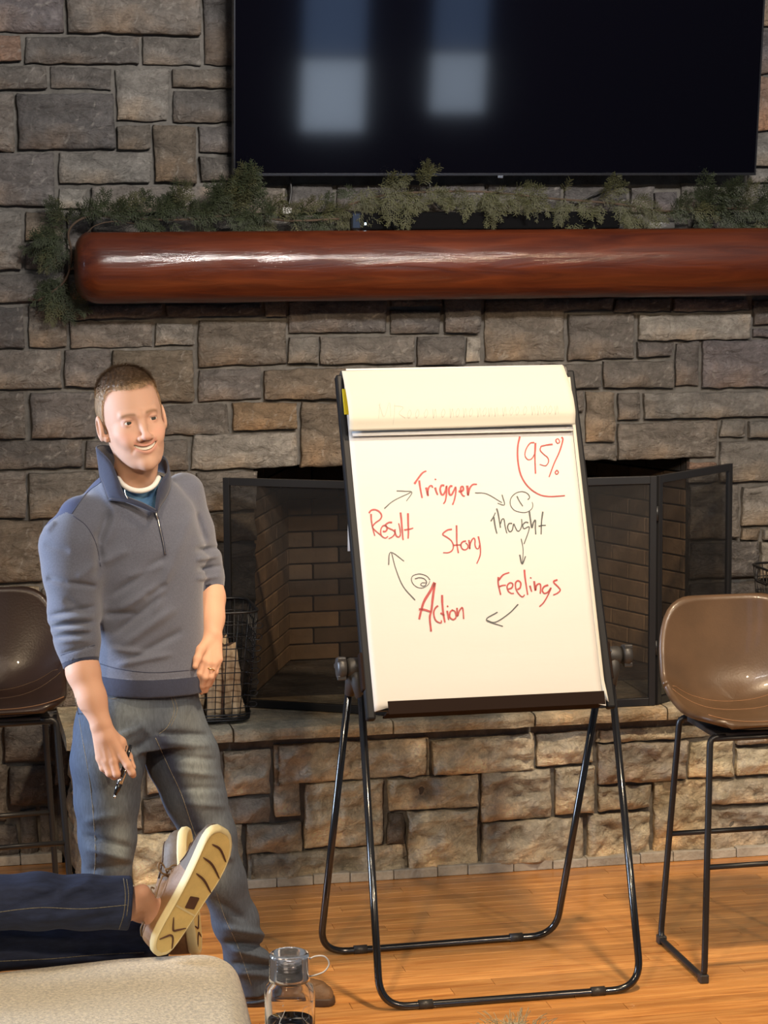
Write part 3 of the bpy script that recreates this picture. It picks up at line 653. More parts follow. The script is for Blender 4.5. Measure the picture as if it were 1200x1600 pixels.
def frame_panel(a, b, nm):
    a = np.array(a); b = np.array(b); Lw = np.linalg.norm(b-a); ang = math.atan2(*(b-a)[::-1])
    Mx = Matrix.Translation((a[0], a[1], 0)) @ Matrix.Rotation(ang, 4, 'Z'); t = .026
    pnl = bmesh.new()
    add_box(pnl, .003, t, -.008, .008, SZ0, SZ1, .0015, Mx); add_box(pnl, Lw-t, Lw-.003, -.008, .008, SZ0, SZ1, .0015, Mx)
    add_box(pnl, t, Lw-t, -.008, .008, SZ1-t, SZ1, .0015, Mx); add_box(pnl, t, Lw-t, -.008, .008, SZ0, SZ0+t, .0015, Mx)
    p = bm_obj('frame_panel', pnl, M['black_metal'], fs)
    q = bmesh.new(); add_box(q, t, Lw-t, -.001, .001, SZ0+t, SZ1-t, 0, Mx); bm_obj('wire_mesh', q, M['mesh'], p)
for i in range(3):
    if i == 1:
        mid = (.41, -.553)
        frame_panel(sp[1], sp[2], 'c')
    else: frame_panel(sp[i], sp[i+1], 's')
for a in sp[1:3]:
    for z in (.72, 1.18): lathe('hinge', [(0, 0), (.005, 0), (.005, .05), (0, .05)], M['black_metal'], fs, 10, (a[0], a[1]-.004, z))
adopt(fs)

# ================================================================== WIRE BASKETS WITH FIREWOOD
def log_piece(parent, label, p, d, L, w, cat='log', group=None, seed=0):
    rnd = random.Random(seed); d = Vector(d).normalized()
    k = 7; base = [(w*(.6+.5*rnd.random())*cos(2*pi*i/k+rnd.random()*.5), w*(.5+.5*rnd.random())*sin(2*pi*i/k+rnd.random()*.5)) for i in range(k)]
    base.sort(key=lambda q: math.atan2(q[1], q[0]))
    V = []; Fc = []; n = 8
    for j in range(n+1):
        s = 1+.10*rnd.uniform(-1, 1)
        for i, (a, b) in enumerate(base): V.append((a*s, b*s, L*j/n + (rnd.uniform(-.01, .01) if j in (0, n) else 0)))
    for j in range(n):
        for i in range(k): i2 = (i+1) % k; Fc.append((j*k+i, j*k+i2, (j+1)*k+i2, (j+1)*k+i))
    Fc.append(tuple(range(k))[::-1]); Fc.append(tuple(n*k+i for i in range(k)))
    o = mesh_obj('firewood_log', V, Fc, M['firewood'], None)
    o.data.materials.append(M['bark'])
    for f in o.data.polygons:
        if f.index % k in (0, 1): f.material_index = 1
    o.rotation_mode = 'QUATERNION'; o.rotation_quaternion = d.to_track_quat('Z', 'Y'); o.location = p
    props(o, label, cat, group); return o
def basket(loc, w, d, h, label, flare=.03):
    b = empty('wire_basket', loc); props(b, label, 'basket')
    def rect(s, z, r=.05):
        W, D = w/2+s, d/2+s; out = []
        for cx, cy, a0 in ((W-r, D-r, 0), (-W+r, D-r, 90), (-W+r, -D+r, 180), (W-r, -D+r, 270)):
            for k in range(5): a = radians(a0+k*22.5); out.append((cx+r*cos(a), cy+r*sin(a), z))
        return out
    rows = [rect(flare*(z/h), z) for z in np.linspace(.012, h, 10)]
    o = tubes('hoop_wires', rows[1:-1], .0018, M['black_metal'], b, 5, True)
    tubes('rim', [rows[-1]], .0045, M['black_metal'], b, 6, True); tubes('bottom_hoops', [rows[0], rect(.004, .03), rect(.002, .02)], .0038, M['black_metal'], b, 6, True)
    ups = []
    n = len(rows[0]); import itertools
    per = []
    top = rows[-1]; bot = rows[0]
    def samp(loop, t):
        P = [np.array(p) for p in loop]; P.append(P[0]); ds = [np.linalg.norm(P[i+1]-P[i]) for i in range(len(P)-1)]; T = sum(ds); t *= T
        for i, q in enumerate(ds):
            if t <= q: return P[i]+(P[i+1]-P[i])*t/q
            t -= q
        return P[-1]
    for k in range(34):
        a = samp(bot, k/34); c = samp(top, k/34); ups.append([a, a*.5+c*.5, c])
    tubes('upright_wires', ups, .0018, M['black_metal'], b, 5)
    grid = []
    for k in range(7): grid.append([(-w/2+.02, -d/2+.02+(d-.04)*k/6, .006), (w/2-.02, -d/2+.02+(d-.04)*k/6, .006)])
    for k in range(9): grid.append([(-w/2+.02+(w-.04)*k/8, -d/2+.02, .006), (-w/2+.02+(w-.04)*k/8, d/2-.02, .006)])
    tubes('bottom_grid', grid, .002, M['black_metal'], b, 5)
    # bent handle at the rim with a coil wound round it
    for s in (-1, 1):
        tube('handle', fillet([(s*(w/2+flare), -.06, h), (s*(w/2+flare+.006), -.06, h-.05), (s*(w/2+flare+.006), .06, h-.05), (s*(w/2+flare), .06, h)], .02), .004, M['black_metal'], b, 7)
    # looping wire ends down the corner
    for z in np.linspace(.06, h-.05, 8):
        s = flare*z/h; cx = w/2+s
        tube('wire_loop', smooth_path([(cx-.03, -d/2-s, z), (cx+.004, -d/2-s-.006, z-.004), (cx+.014, -d/2-s-.004, z+.006), (cx+.004, -d/2-s-.006, z+.014), (cx-.012, -d/2-s-.001, z+.010)], 4), .0017, M['chrome'] if False else M['black_metal'], b, 5)
    return b
bl = (-.678, -.400, HTOP+.002)
basket(bl, .255, .25, .375, 'black wire basket of split logs on the hearth beside the standing man')
for i, (dx, dy, w, L, tx, ty) in enumerate([(.062, -.07, .036, .30, -.10, .05), (-.005, -.075, .034, .31, .04, .05), (-.07, -.06, .036, .34, .10, .05), (.05, .01, .040, .33, -.12, -.02), (-.03, .02, .042, .36, .03, .0), (.0, .075, .036, .34, .05, -.05), (-.075, .07, .034, .33, .1, -.06)]):
    log_piece(None, ['pale split log, front right in the basket beside the man', 'pale split log, front middle in the basket beside the man', 'pale split log, front left in the basket beside the man', 'pale split log, middle right in the basket beside the man', 'tallest split log, centre of the basket beside the man', 'split log at the back of the basket beside the man', 'split log, back left in the basket beside the man'][i], (bl[0]+dx+.018, bl[1]+dy, bl[2]+.012), (tx, ty, 1), L*.80, w*1.08, group='logs in the basket beside the man', seed=i+3)
br = (1.438, -.40, HTOP+.002)
basket(br, .25, .22, .43, 'black wire basket of dark logs at the right edge behind the bar stool')
for i, (dx, dy, w, L, tx, ty) in enumerate([(-.078, -.05, .04, .43, -.02, .0), (.0, -.05, .038, .44, .03, .02), (.065, -.03, .036, .40, .06, 0), (-.03, .045, .04, .43, -.04, -.02), (.045, .05, .038, .41, .03, -.03)]):
    log_piece(None, ['brown log, front left in the basket at the right edge', 'brown log, front middle in the basket at the right edge', 'brown log, front right in the basket at the right edge', 'brown log, back left in the basket at the right edge', 'brown log, back right in the basket at the right edge'][i], (br[0]+dx, br[1]+dy, br[2]+.012), (tx, ty, 1), L*1.25, w*1.1, group='logs in the right basket', seed=i+30)

# ================================================================== BAR STOOLS
def stool(cx, cy, label, seat_m, rz=0.0):
    s = empty('bar_stool', (cx, cy, 0)); s.rotation_euler = (0, 0, rz)
    props(s, label, 'bar stool')
    prof = smooth_path([(-.205, .742), (-.198, .752), (-.15, .750), (-.05, .738), (.05, .740), (.11, .758), (.150, .805), (.168, .88), (.182, .97), (.190, 1.035), (.192, 1.060)], 4)
    T = len(prof)-1; nu = 36
    def width(t):
        w = np.interp(t, [0, .2, .40, .60, .80, 1], [.190, .204, .216, .222, .216, .206])
        return w
    acc = [0]
    for i in range(T): acc.append(acc[-1]+math.dist(prof[i], prof[i+1]))
    def surf(u, t, off=0.0):
        i = np.searchsorted(acc, t*acc[-1], 'right')-1; i = int(np.clip(i, 0, T-1)); f = (t*acc[-1]-acc[i])/(acc[i+1]-acc[i])
        y = prof[i][0]*(1-f)+prof[i+1][0]*f; z = prof[i][1]*(1-f)+prof[i+1][1]*f
        tan = np.array([prof[i+1][0]-prof[i][0], prof[i+1][1]-prof[i][1]]); tan /= np.linalg.norm(tan); nrm = np.array([-tan[1], tan[0]])
        w = width(t); bow = abs(u)**2.6*(.030+.050*math.exp(-((t-.52)/.2)**2))
        crown = .010*(1-u*u)*math.exp(-((t-.25)/.2)**2)
        return (w*u, y+nrm[0]*(bow+off-crown*.0), z+nrm[1]*(bow+off)+.0)
    def P3(u, t): return np.array(surf(u, t))
    def nrm(u, t):
        e = .012; a = P3(min(1, u+e), t)-P3(max(-1, u-e), t); b = P3(u, min(1, t+e))-P3(u, max(0, t-e)); n = np.cross(a, b); return n/(np.linalg.norm(n)+1e-9)
    V = []; Fc = []; S = 88; K = 5.0; TH_ = .022; rings = []
    for rr, off in [(r, 0.0) for r in (.0, .12, .25, .38, .5, .6, .7, .78, .85, .91, .955, .985)] + [(1.0, -.004), (1.012, -.011), (1.0, -.018)] + [(r, -TH_) for r in (.985, .95, .9, .8, .65, .5, .3, .0)]:
        ring = []
        for k in range(S):
            a = 2*pi*k/S; ca, sa = cos(a), sin(a); q = (abs(ca)**K+abs(sa)**K)**(-1/K); u, v = rr*q*ca, rr*q*sa
            uc, tc = max(-1, min(1, u)), max(0, min(1, (v+1)/2)); p = P3(uc, tc)+nrm(uc, tc)*off
            if rr > 1: c0 = P3(0, .5); p = p+(P3(uc, tc)-P3(uc*.96, .5+(tc-.5)*.96))*.18
            ring.append(p)
        V += ring
    nr = len(V)//S
    for j in range(nr-1):
        for k in range(S): k2 = (k+1) % S; Fc.append((j*S+k, j*S+k2, (j+1)*S+k2, (j+1)*S+k))
    mesh_obj('seat_shell', V, Fc, seat_m, s, True)
    for t, u0 in ((.49, .93), (.40, .97)):
        tube('seam', [surf(u, t+.045*(u*u) , .0004) for u in np.linspace(-u0, u0, 30)], .0011, M['thread'] if 'dark' not in label else M['brown_leather'], s, 5)
    tube('edge_piping', [surf(u, .035, .001) for u in np.linspace(-.97, .97, 30)], .0016, M['thread'], s, 5)
    box('under_plate', -.15, .15, -.15, .10, .700, .717, M['black_plastic'], s, .003)
    r = .0095
    for sg in (-1, 1):
        tube('leg_frame', fillet([(sg*.120, -.145, .706), (sg*.166, -.148, .705), (sg*.200, -.214, .012), (sg*.200, .180, .012), (sg*.163, .128, .705), (sg*.120, .125, .706)], .035), r, M['black_metal'], s, 12)
        for yy in (-.205, .170): box('foot_cap', sg*.200-.013, sg*.200+.013, yy-.016, yy+.016, 0, .026, M['black_plastic'], s, .004)
    tube('footrest', [(-.184, -.183, .333), (.184, -.183, .333)], .008, M['black_metal'], s, 10)
    tube('footrest', [(-.182, .155, .344), (.182, .155, .344)], .008, M['black_metal'], s, 10)
    for yy, zz in ((-.148, .700), (.128, .700)): tube('seat_rail', [(-.165, yy, zz), (.165, yy, zz)], .008, M['black_metal'], s, 10)
    return s
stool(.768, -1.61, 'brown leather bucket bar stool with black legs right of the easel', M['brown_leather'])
stool(-1.395, -.93, 'dark brown leather bar stool at the left edge behind the man', M['brown_leather_shaded'], radians(4))
# ================================================================== FLIP CHART EASEL
LEAN = radians(25); BN = np.array([0, -cos(LEAN), sin(LEAN)]); BU = np.array([0, sin(LEAN), cos(LEAN)]); BX = np.array([1., 0, 0]); B0 = np.array([-.037, -1.721, .834])
BM = Matrix(((1, 0, 0, B0[0]), (0, BU[1], BN[1]*-1, B0[1]), (0, BU[2], -BN[2], B0[2]), (0, 0, 0, 1)))   # local x, s (up the board), depth (away from reader)
def bp(x, s, n=0.0): return B0+BX*x+BU*s+BN*n
ea = empty('flip_chart_easel', (-.03, -1.6, 0)); props(ea, 'black folding flip chart easel with tubular legs standing before the fireplace', 'easel')
def bbox(name, x0, x1, s0, s1, n0, n1, m, parent, bev=0.0):
    bm = bmesh.new(); add_box(bm, x0, x1, s0, s1, -n1, -n0, bev); bm.transform(BM); return bm_obj(name, bm, m, parent)
bbox('board', -.336, .345, -.01, 1.00, -.020, -.006, M['black_plastic'], ea, .002)
M['rail'] = mat('rail_black', (.007, .007, .008), .5, spec=.18)
for sg, xx in ((-1, -.347), (1, .352)):
    bbox('side_rail', xx-.013, xx+.013, -.035, 1.000, -.028, .003, M['rail'], ea, .006)
bbox('top_clamp', -.345, .345, .985, 1.012, -.022, .004, M['black_plastic'], ea, .004)
M['tray'] = mat('dark_tray', (.012, .006, .004), .75, spec=.1)
bbox('pen_tray', -.312, .318, -.030, -.024, -.02, .040, M['tray'], ea, .002)
bbox('tray_lip', -.305, .322, -.032, .006, .036, .041, M['tray'], ea, .001)
tr_ = .0108
FL, FR, FLt, FRt = (-.390, -1.855, .0), (.369, -1.855, .0), (-.394, -1.632, .86), (.345, -1.632, .86)
RL, RR, RLt, RRt = (-.469, -1.335, .0), (.268, -1.318, .0), (-.417, -1.580, .87), (.330, -1.580, .87)
fl = [FLt, (FL[0], FL[1], tr_), (FR[0], FR[1], tr_), FRt]; rl = [RLt, (RL[0], RL[1], tr_), (RR[0], RR[1], tr_), RRt]
tube('front_leg_frame', fillet(fl, .085, 10), tr_, M['gloss_black'], ea, 14)
tube('rear_leg_frame', fillet(rl, .085, 10), tr_, M['gloss_black'], ea, 14)
def clip(p, q, t):
    p, q = np.array(p), np.array(q); c = p+(q-p)*t; d = (q-p)/np.linalg.norm(q-p)
    tube('foot_clip', [c-d*.020, c+d*.020], tr_+.0028, M['black_plastic'], ea, 12)
for t in (.17, .83):
    clip((FL[0], FL[1], tr_+.001), (FR[0], FR[1], tr_+.001), t); clip((RL[0], RL[1], tr_+.001), (RR[0], RR[1], tr_+.001), t)
for sg, fx, rx in ((-1, -.394, -.417), (1, .345, .330)):
    # pivot block, front socket and knob
    o = -.398 if sg < 0 else .350
    def xl(a, b): return (min(o+sg*a, o+sg*b), max(o+sg*a, o+sg*b))
    z = .928; Yp = -1.605
    Mr = Matrix.Translation((o, Yp, z)) @ Matrix.Rotation(radians(90)*sg, 4, 'Y')
    lathe('pivot_hub', [(.0, -.012), (.024, -.012), (.027, -.006), (.027, .022), (.023, .030), (0, .030)], M['grey_plastic'], ea, 24, Mx=Mr)
    lathe('knob', [(0, .034), (.026, .034), (.031, .038), (.032, .052), (.028, .060), (.020, .0615), (0, .060)], M['black_plastic'], ea, 20, Mx=Mr)
    for k in range(3):
        a = radians(90+120*k); bm = bmesh.new(); add_box(bm, -.007, .007, -.007, .007, .036, .0615, .003, Mr @ Matrix.Translation((.030*cos(a), .030*sin(a), 0))); bm_obj('knob_grip', bm, M['black_plastic'], ea)
    for (fxx, fy, nm) in ((fx, -1.632, 'front_socket'), (rx, -1.580, 'rear_socket')):
        top = np.array([o+sg*.008, Yp, z]); bot = np.array([fxx, fy, .845])
        tube(nm, [top, top*.6+bot*.4, bot], [.022, .021, .0145], M['grey_plastic'] if nm[0] == 'f' else M['black_plastic'], ea, 14)
    bbox('rail_bracket', -.366 if sg < 0 else .345, -.342 if sg < 0 else .369, .05, .16, -.03, .002, M['tray'], ea, .004)
    lathe('bolt', [(.0, 0), (.005, 0), (.005, .004), (0, .005)], M['chrome'], ea, 10, Mx=Matrix.Translation((o-sg*.010, Yp-.026, z+.018)) @ Matrix.Rotation(radians(90), 4, 'X'))
    lathe('bolt', [(.0, 0), (.005, 0), (.005, .004), (0, .005)], M['chrome'], ea, 10, Mx=Matrix.Translation((o-sg*.010, Yp-.026, z-.03)) @ Matrix.Rotation(radians(90), 4, 'X'))
adopt(ea)

# ---- paper pad
pad = empty('paper_pad', tuple(B0)); props(pad, 'large white flip chart paper pad with red and black handwriting on the easel', 'paper pad')
bbox('page_stack', -.333, .333, .006, .985, -.006, .0015, M['paper'], pad, .0006)
def sheet(name, fn, nu, nv, m, parent):
    V = [fn(i/nu, j/nv) for j in range(nv+1) for i in range(nu+1)]
    Fc = [(j*(nu+1)+i, j*(nu+1)+i+1, (j+1)*(nu+1)+i+1, (j+1)*(nu+1)+i) for j in range(nv) for i in range(nu)]
    o = mesh_obj(name, V, Fc, m, parent, True); s = o.modifiers.new('s', 'SOLIDIFY'); s.thickness = .0006; return o
def front(u, v):
    x = -.338 + u*(.664+.012*v); s = -.004 + v*.985
    n = .0030 + .0016*mnoise.noise(Vector((u*2.2, v*3.2, 1)))*(1-v)
    if u < .06 and v < .04: s -= .010*(1-u/.06)*(1-v/.04)
    return bp(x, s, n)
sheet('written_page', front, 40, 50, M['paper'], pad)
def side_edge(u, v):
    x = .327 + .012*v + u*.010; s = v*.98 - .004
    if v < .05: n = .004+.02*(1-v/.05)*u; s -= .02*(1-v/.05)*u
    else: n = .0035
    return bp(x, s, n)
sheet('page_edge', side_edge, 3, 40, M['paper_back'], pad)
sheet('curled_corner', lambda u, v: bp(.322-.028*u+.010*v, -.008-.030*(1-v)+.008*u, .010+.030*(1-v)), 6, 6, M['paper'], pad)
# flipped pages folded forward over the top, bulging and overhanging to the right
def flip(u, v):
    s = 1.018 - v*.206 + .004*(u-.5); bul = .004 + .048*sin(min(1, v*1.06)*pi*.62)**1.2 - .014*max(0, v-.85)/.15
    x = -.342 + u*(.673+.006*sin(v*pi*.62))
    if v < .06: s -= (.06-v)**2*2.0
    bul += .002*mnoise.noise(Vector((u*3, v*2, 5)))
    return bp(x, s, bul)
sheet('flipped_page', flip, 44, 30, M['paper_back'], pad)
sheet('fold_shadow_page', lambda u, v: bp(-.330+u*.665, .80+.012*v+.03*v, .0055+.024*(1-v)*.6), 20, 4, M['paper'], pad)
# pages hanging down behind the board, seen as a thin strip at the left
_hx = float(at(543, 860, -1.27)[0])
def hang(u, v):
    return np.array([_hx+u*.66, -1.272-.012*sin(v*pi), 1.755-v*(1.755-float(at(543, 861, -1.27)[2]))])
h = sheet('hanging_page', hang, 6, 16, M['paper'], pad)
box_t = bbox('yellow_tag', -.346, -.328, .872, .952, .0052, .0066, M['yellow_tag'], pad, .0005)

def ribbon(strokes, name, m, width, org, sc, parent=pad, lift=.0046, fnmap=None):
    """each pen stroke is a flat ribbon of ink lying on the sheet"""
    V = []; Fc = []
    for st in strokes:
        w0 = width
        if isinstance(st, tuple): w0, st = width*st[0], st[1]
        P = smooth_path([(org[0]+x/sc, org[1]+y/sc, 0) for x, y in st], 5) if len(st) > 1 else [(org[0]+st[0][0]/sc, org[1]+st[0][1]/sc, 0), (org[0]+st[0][0]/sc+1, org[1]+st[0][1]/sc+1, 0)]
        W = [np.array(fnmap(p[0], p[1]) if fnmap else atp(p[0], p[1], B0+BN*lift, BN)) for p in P]
        b = len(V); n = len(W)
        for i in range(n):
            t = W[min(i+1, n-1)]-W[max(i-1, 0)]; t /= np.linalg.norm(t)+1e-9; s = np.cross(t, BN)
            w = w0*(1.0-.30*(i/max(1, n-1)))*(1+.12*mnoise.noise(Vector((i*.4, b*.1, 0))))
            V += [W[i]-s*w/2, W[i]+s*w/2]
        for i in range(n-1): Fc.append((b+2*i, b+2*i+1, b+2*i+3, b+2*i+2))
    o = mesh_obj(name, V, Fc, m, parent)
    return o
RW = .0062; KW = .0042
def word(nm, lab, m, w, org, sc, st):
    o = ribbon(st, 'handwriting', m, w, org, sc); o['label'] = lab
word('w', 'red handwritten word Trigger', M['ink_red'], RW, (640, 720), 10, [
 [(75, 360), (130, 280), (200, 190), (262, 158)], [(150, 305), (170, 440), (198, 582)], [(258, 415), (275, 480), (288, 545), (285, 470), (310, 400), (345, 388), (362, 420)],
 [(400, 415), (415, 470), (440, 535)], (.8, [(392, 284), (418, 296)]), [(545, 385), (500, 385), (478, 440), (495, 515), (525, 530), (560, 470), (578, 390), (578, 500), (560, 620), (530, 672)],
 [(670, 400), (640, 395), (615, 440), (625, 520), (655, 530), (690, 470), (720, 410), (722, 500), (700, 610), (672, 688)], [(765, 470), (800, 480), (840, 450), (830, 400), (800, 420), (805, 490), (830, 540), (865, 552)],
 (1.25, [(900, 385), (908, 460), (912, 540)]), [(912, 540), (940, 430), (990, 370), (1055, 366)]])
word('w', 'red handwritten word Result', M['ink_red'], RW*.8, (570, 780), 13.333, [
 [(88, 290), (130, 235), (210, 215), (300, 255), (352, 340), (320, 420), (230, 485), (180, 540), (165, 590), (230, 660), (340, 750)], [(132, 305), (140, 450), (165, 590), (210, 765)],
 [(375, 668), (430, 670), (465, 620), (440, 550), (380, 555), (335, 630), (340, 740), (390, 795), (440, 805), (485, 772)], [(570, 482), (500, 485), (430, 540), (480, 590), (580, 640), (630, 690), (590, 770), (500, 825)],
 [(630, 625), (635, 710), (665, 770), (710, 785), (742, 740), (735, 620), (705, 500)], (1.2, [(745, 275), (765, 450), (785, 700), (800, 850)]), (1.2, [(900, 290), (905, 500), (910, 700), (903, 820)]), [(820, 640), (920, 625), (1010, 600)]])
word('w', 'red handwritten word Story', M['ink_red'], RW*.8, (685, 810), 15, [
 [(320, 255), (220, 270), (120, 340), (110, 385), (200, 440), (300, 520), (350, 630), (330, 740), (240, 800), (110, 802)], (1.1, [(425, 160), (430, 350), (435, 600), (470, 815)]), [(345, 632), (430, 625), (525, 618)],
 [(650, 525), (570, 550), (530, 610), (550, 700), (620, 738), (685, 700), (690, 630), (640, 570)], [(715, 505), (730, 620), (735, 715), (745, 600), (790, 500), (835, 462), (860, 520), (860, 620), (890, 700), (940, 705), (965, 620)],
 [(935, 420), (965, 550), (985, 720), (975, 880), (900, 1062)]])
word('w', 'black handwritten word Thought', M['ink_black'], KW, (760, 760), 10.909, [
 [(75, 595), (120, 520), (155, 445)], (1.2, [(125, 520), (150, 680), (180, 805)]), (1.2, [(175, 375), (205, 480), (240, 705)]), [(240, 640), (265, 565), (300, 560), (320, 680), (350, 800)],
 [(440, 630), (385, 635), (362, 700), (395, 770), (440, 745), (465, 640), (490, 690), (530, 760), (575, 740), (605, 650), (600, 555)], [(715, 620), (670, 610), (620, 660), (640, 720), (690, 700), (730, 690), (715, 780), (640, 985)],
 (1.25, [(730, 415), (750, 560), (775, 705), (800, 620), (835, 575), (835, 700), (842, 820)]), (1.2, [(962, 430), (940, 600), (933, 820)]), [(890, 680), (950, 665), (1015, 662)]])
word('w', 'black circled number 1 above the word Thought', M['ink_black'], KW*.7, (760, 760), 10.909, [
 [(705, 225), (738, 185), (700, 120), (610, 88), (500, 115), (420, 200), (408, 300), (460, 390), (560, 435), (680, 440), (770, 385), (792, 320), (780, 265)], (1.3, [(522, 165), (560, 245), (622, 338)])])
word('w', 'red handwritten word Feelings', M['ink_red'], RW*.85, (770, 880), 10.435, [
 (1.1, [(92, 225), (90, 340), (130, 515)]), [(95, 280), (170, 190), (270, 152)], [(100, 385), (160, 362), (215, 358)], [(250, 425), (310, 400), (325, 340), (280, 320), (235, 370), (250, 450), (300, 490), (345, 492)],
 [(400, 430), (445, 400), (455, 320), (410, 285), (370, 330), (385, 440), (450, 530), (495, 545), (518, 512)], (1.1, [(515, 105), (530, 260), (570, 515)]), [(605, 365), (635, 465)], (.8, [(605, 235), (635, 243)]),
 (1.1, [(675, 290), (695, 440), (710, 370), (750, 335), (780, 360), (775, 495)]), [(905, 355), (840, 380), (808, 440), (840, 490), (900, 470), (950, 400), (900, 520), (830, 640), (760, 708)], [(1055, 270), (1000, 290), (1000, 320), (1070, 390), (1100, 440), (1050, 490), (985, 518)]])
word('w', 'red handwritten word Action', M['ink_red'], RW*1.05, (635, 890), 12, [
 (1.3, [(530, 240), (450, 400), (340, 580), (290, 720), (240, 930)]), (1.15, [(535, 245), (500, 500), (470, 760), (440, 900), (465, 1160)]), (1.1, [(235, 745), (340, 752), (460, 790)]), (.8, [(595, 675), (545, 720), (512, 810), (545, 940), (620, 995), (655, 990), (655, 950)]),
 [(670, 475), (675, 640), (695, 830), (725, 990)], (.8, [(640, 812), (715, 858)]), (.85, [(765, 770), (795, 940)]), (.7, [(765, 675), (785, 700)]), (.8, [(870, 752), (820, 800), (815, 890), (880, 935), (930, 890), (915, 790), (860, 755)]), (.8, [(950, 715), (960, 870), (990, 780), (1045, 710), (1065, 780), (1075, 925)])])
word('w', 'black circled number 2 above the word Action', M['ink_black'], KW*.6, (635, 890), 12, [
 [(445, 195), (380, 120), (250, 80), (130, 110), (95, 180), (130, 270), (220, 335), (320, 338), (410, 280), (440, 215)], (1.2, [(160, 172), (250, 150), (340, 175), (380, 240), (350, 300), (300, 305), (268, 280), (300, 248), (370, 250)])])
word('w', 'red handwritten figure 95 percent inside a curved bracket', M['ink_red'], RW*.62, (795, 670), 12, [
 (1.4, [(208, 145), (170, 330), (172, 600), (230, 870), (360, 1080), (550, 1220), (750, 1268), (1055, 1252)]), [(480, 255), (400, 270), (325, 380), (305, 500), (360, 575), (430, 560), (485, 470)], (1.5, [(500, 262), (495, 400), (490, 520), (502, 840)]),
 (1.3, [(825, 288), (720, 300), (605, 325)]), [(605, 325), (590, 400), (650, 470), (730, 540), (745, 620), (690, 690), (580, 665)], (1.3, [(990, 155), (1015, 205), (950, 430), (850, 650), (755, 905)]),
 [(920, 180), (882, 215), (915, 270), (955, 240), (925, 182)], [(900, 770), (870, 820), (900, 850), (932, 815), (905, 770)]])
AR = [('arrow from Result up to Trigger', [[(262, 612), (300, 580), (370, 546)], [(312, 540), (345, 541), (375, 546), (352, 582)]]),
 ('curved arrow from Trigger to Thought', [[(632, 548), (680, 552), (742, 588)], [(742, 555), (752, 596), (724, 590)]]),
 ('downward arrow from Thought to Feelings', [[(820, 735), (828, 780), (825, 838)], (1.5, [(814, 800), (824, 838), (838, 806)])]),
 ('bold arrow from Feelings towards Action', [(1.2, [(808, 1002), (770, 1040), (715, 1075), (678, 1066)]), (1.2, [(724, 1034), (678, 1066), (746, 1092)])]),
 ('long arrow from Action up to Result', [[(388, 985), (340, 930), (310, 860), (292, 792)], [(280, 842), (288, 790), (343, 826)]])]
for lab, st in AR:
    o = ribbon(st, 'drawn_arrow', M['ink_black'], KW*.75, (500, 560), 2.6087); o['label'] = 'black '+lab
# pressed-through writing on the flipped sheet
def onflip(px, py):
    v = 1-(py-578)/105.; v = min(1, max(0, (py-577)/106.)); x0 = 536+15*v; u = (px-x0)/(350.-1*v)
    return np.array(flip(min(1, max(0, u)), v))+BN*.0014
rnd = random.Random(5); gs = [[(100, 30), (95, 120)], [(95, 40), (125, 110), (150, 30), (160, 110)], [(180, 40), (178, 150)], [(175, 50), (225, 60), (205, 95), (240, 120)]]
x = 250
while x < 1060:
    gs.append([(x, 70+rnd.random()*10), (x+6, 125), (x+14, 75), (x+22, 122)] if rnd.random() < .5 else [(x, 100), (x+12, 75), (x+20, 100), (x+8, 122), (x, 100)]); x += rnd.uniform(28, 48)
o = ribbon(gs, 'faint_writing', M['ink_ghost'], .0016, (566, 634), 3.53, fnmap=onflip)
adopt(pad)

# ================================================================== BOTTLE ON ITS TABLE
M['clear'] = mat('clear_plastic', (.96, .97, 1), .03, trans=1.0, ior=1.33)
M['cap_clear'] = mat('frosted_clear_plastic', (.95, .95, .98), .10, trans=.95, ior=1.4)
M['water'] = mat('water', (.97, .99, 1), 0.0, trans=1.0, ior=1.33)
M['white_print'] = mat('white_print', (.80, .82, .85), .5)
bd = at(452, 1490, -4.10); bx, by, btop = float(bd[0]), float(bd[1]), float(bd[2])
bh = .235; bz = btop-bh; br_ = .0435
bo = empty('water_bottle', (bx, by, bz)); props(bo, 'clear plastic water bottle with screw cap and loop standing in the foreground', 'bottle')
outer = [(0, 0), (br_-.006, 0), (br_, .006), (br_, .165), (br_-.003, .178), (br_-.010, .186), (.031, .190), (.030, .205)]
inner = [(.0275, .205), (.0285, .190), (br_-.0125, .1845), (br_-.0058, .177), (br_-.0025, .165), (br_-.0025, .008), (0, .004)]
lathe('body', outer+inner, M['clear'], bo, 48, (bx, by, bz))
lathe('water', [(0, .0045), (br_-.0032, .0085), (br_-.0032, .118), (0, .118)], M['water'], bo, 48, (bx, by, bz))
cap = [(0, .2075), (.0245, .2075), (.0265, .236), (.0300, .2375), (.0338, .2350), (.0345, .230), (.0345, .197), (.0352, .194), (.0352, .1885), (.0328, .1885), (.0322, .204), (0, .2045)]
lathe('cap', cap, M['cap_clear'], bo, 48, (bx, by, bz))
for k in range(6): lathe('cap_thread', [(.0308, .192+k*.0058), (.0318, .1935+k*.0058), (.0308, .195+k*.0058)], M['cap_clear'], bo, 40, (bx, by, bz))
tube('carry_loop', smooth_path([(bx+.033, by-.004, bz+.224), (bx+.045, by-.006, bz+.229), (bx+.060, by-.008, bz+.228), (bx+.068, by-.008, bz+.215), (bx+.060, by-.008, bz+.202), (bx+.046, by-.006, bz+.196), (bx+.033, by-.004, bz+.193)], 6), .0014, M['white_print'], bo, 8)
def on_bottle(ang, z, dr=.0006): return (bx+(br_+dr)*sin(ang), by-(br_+dr)*cos(ang), bz+z)
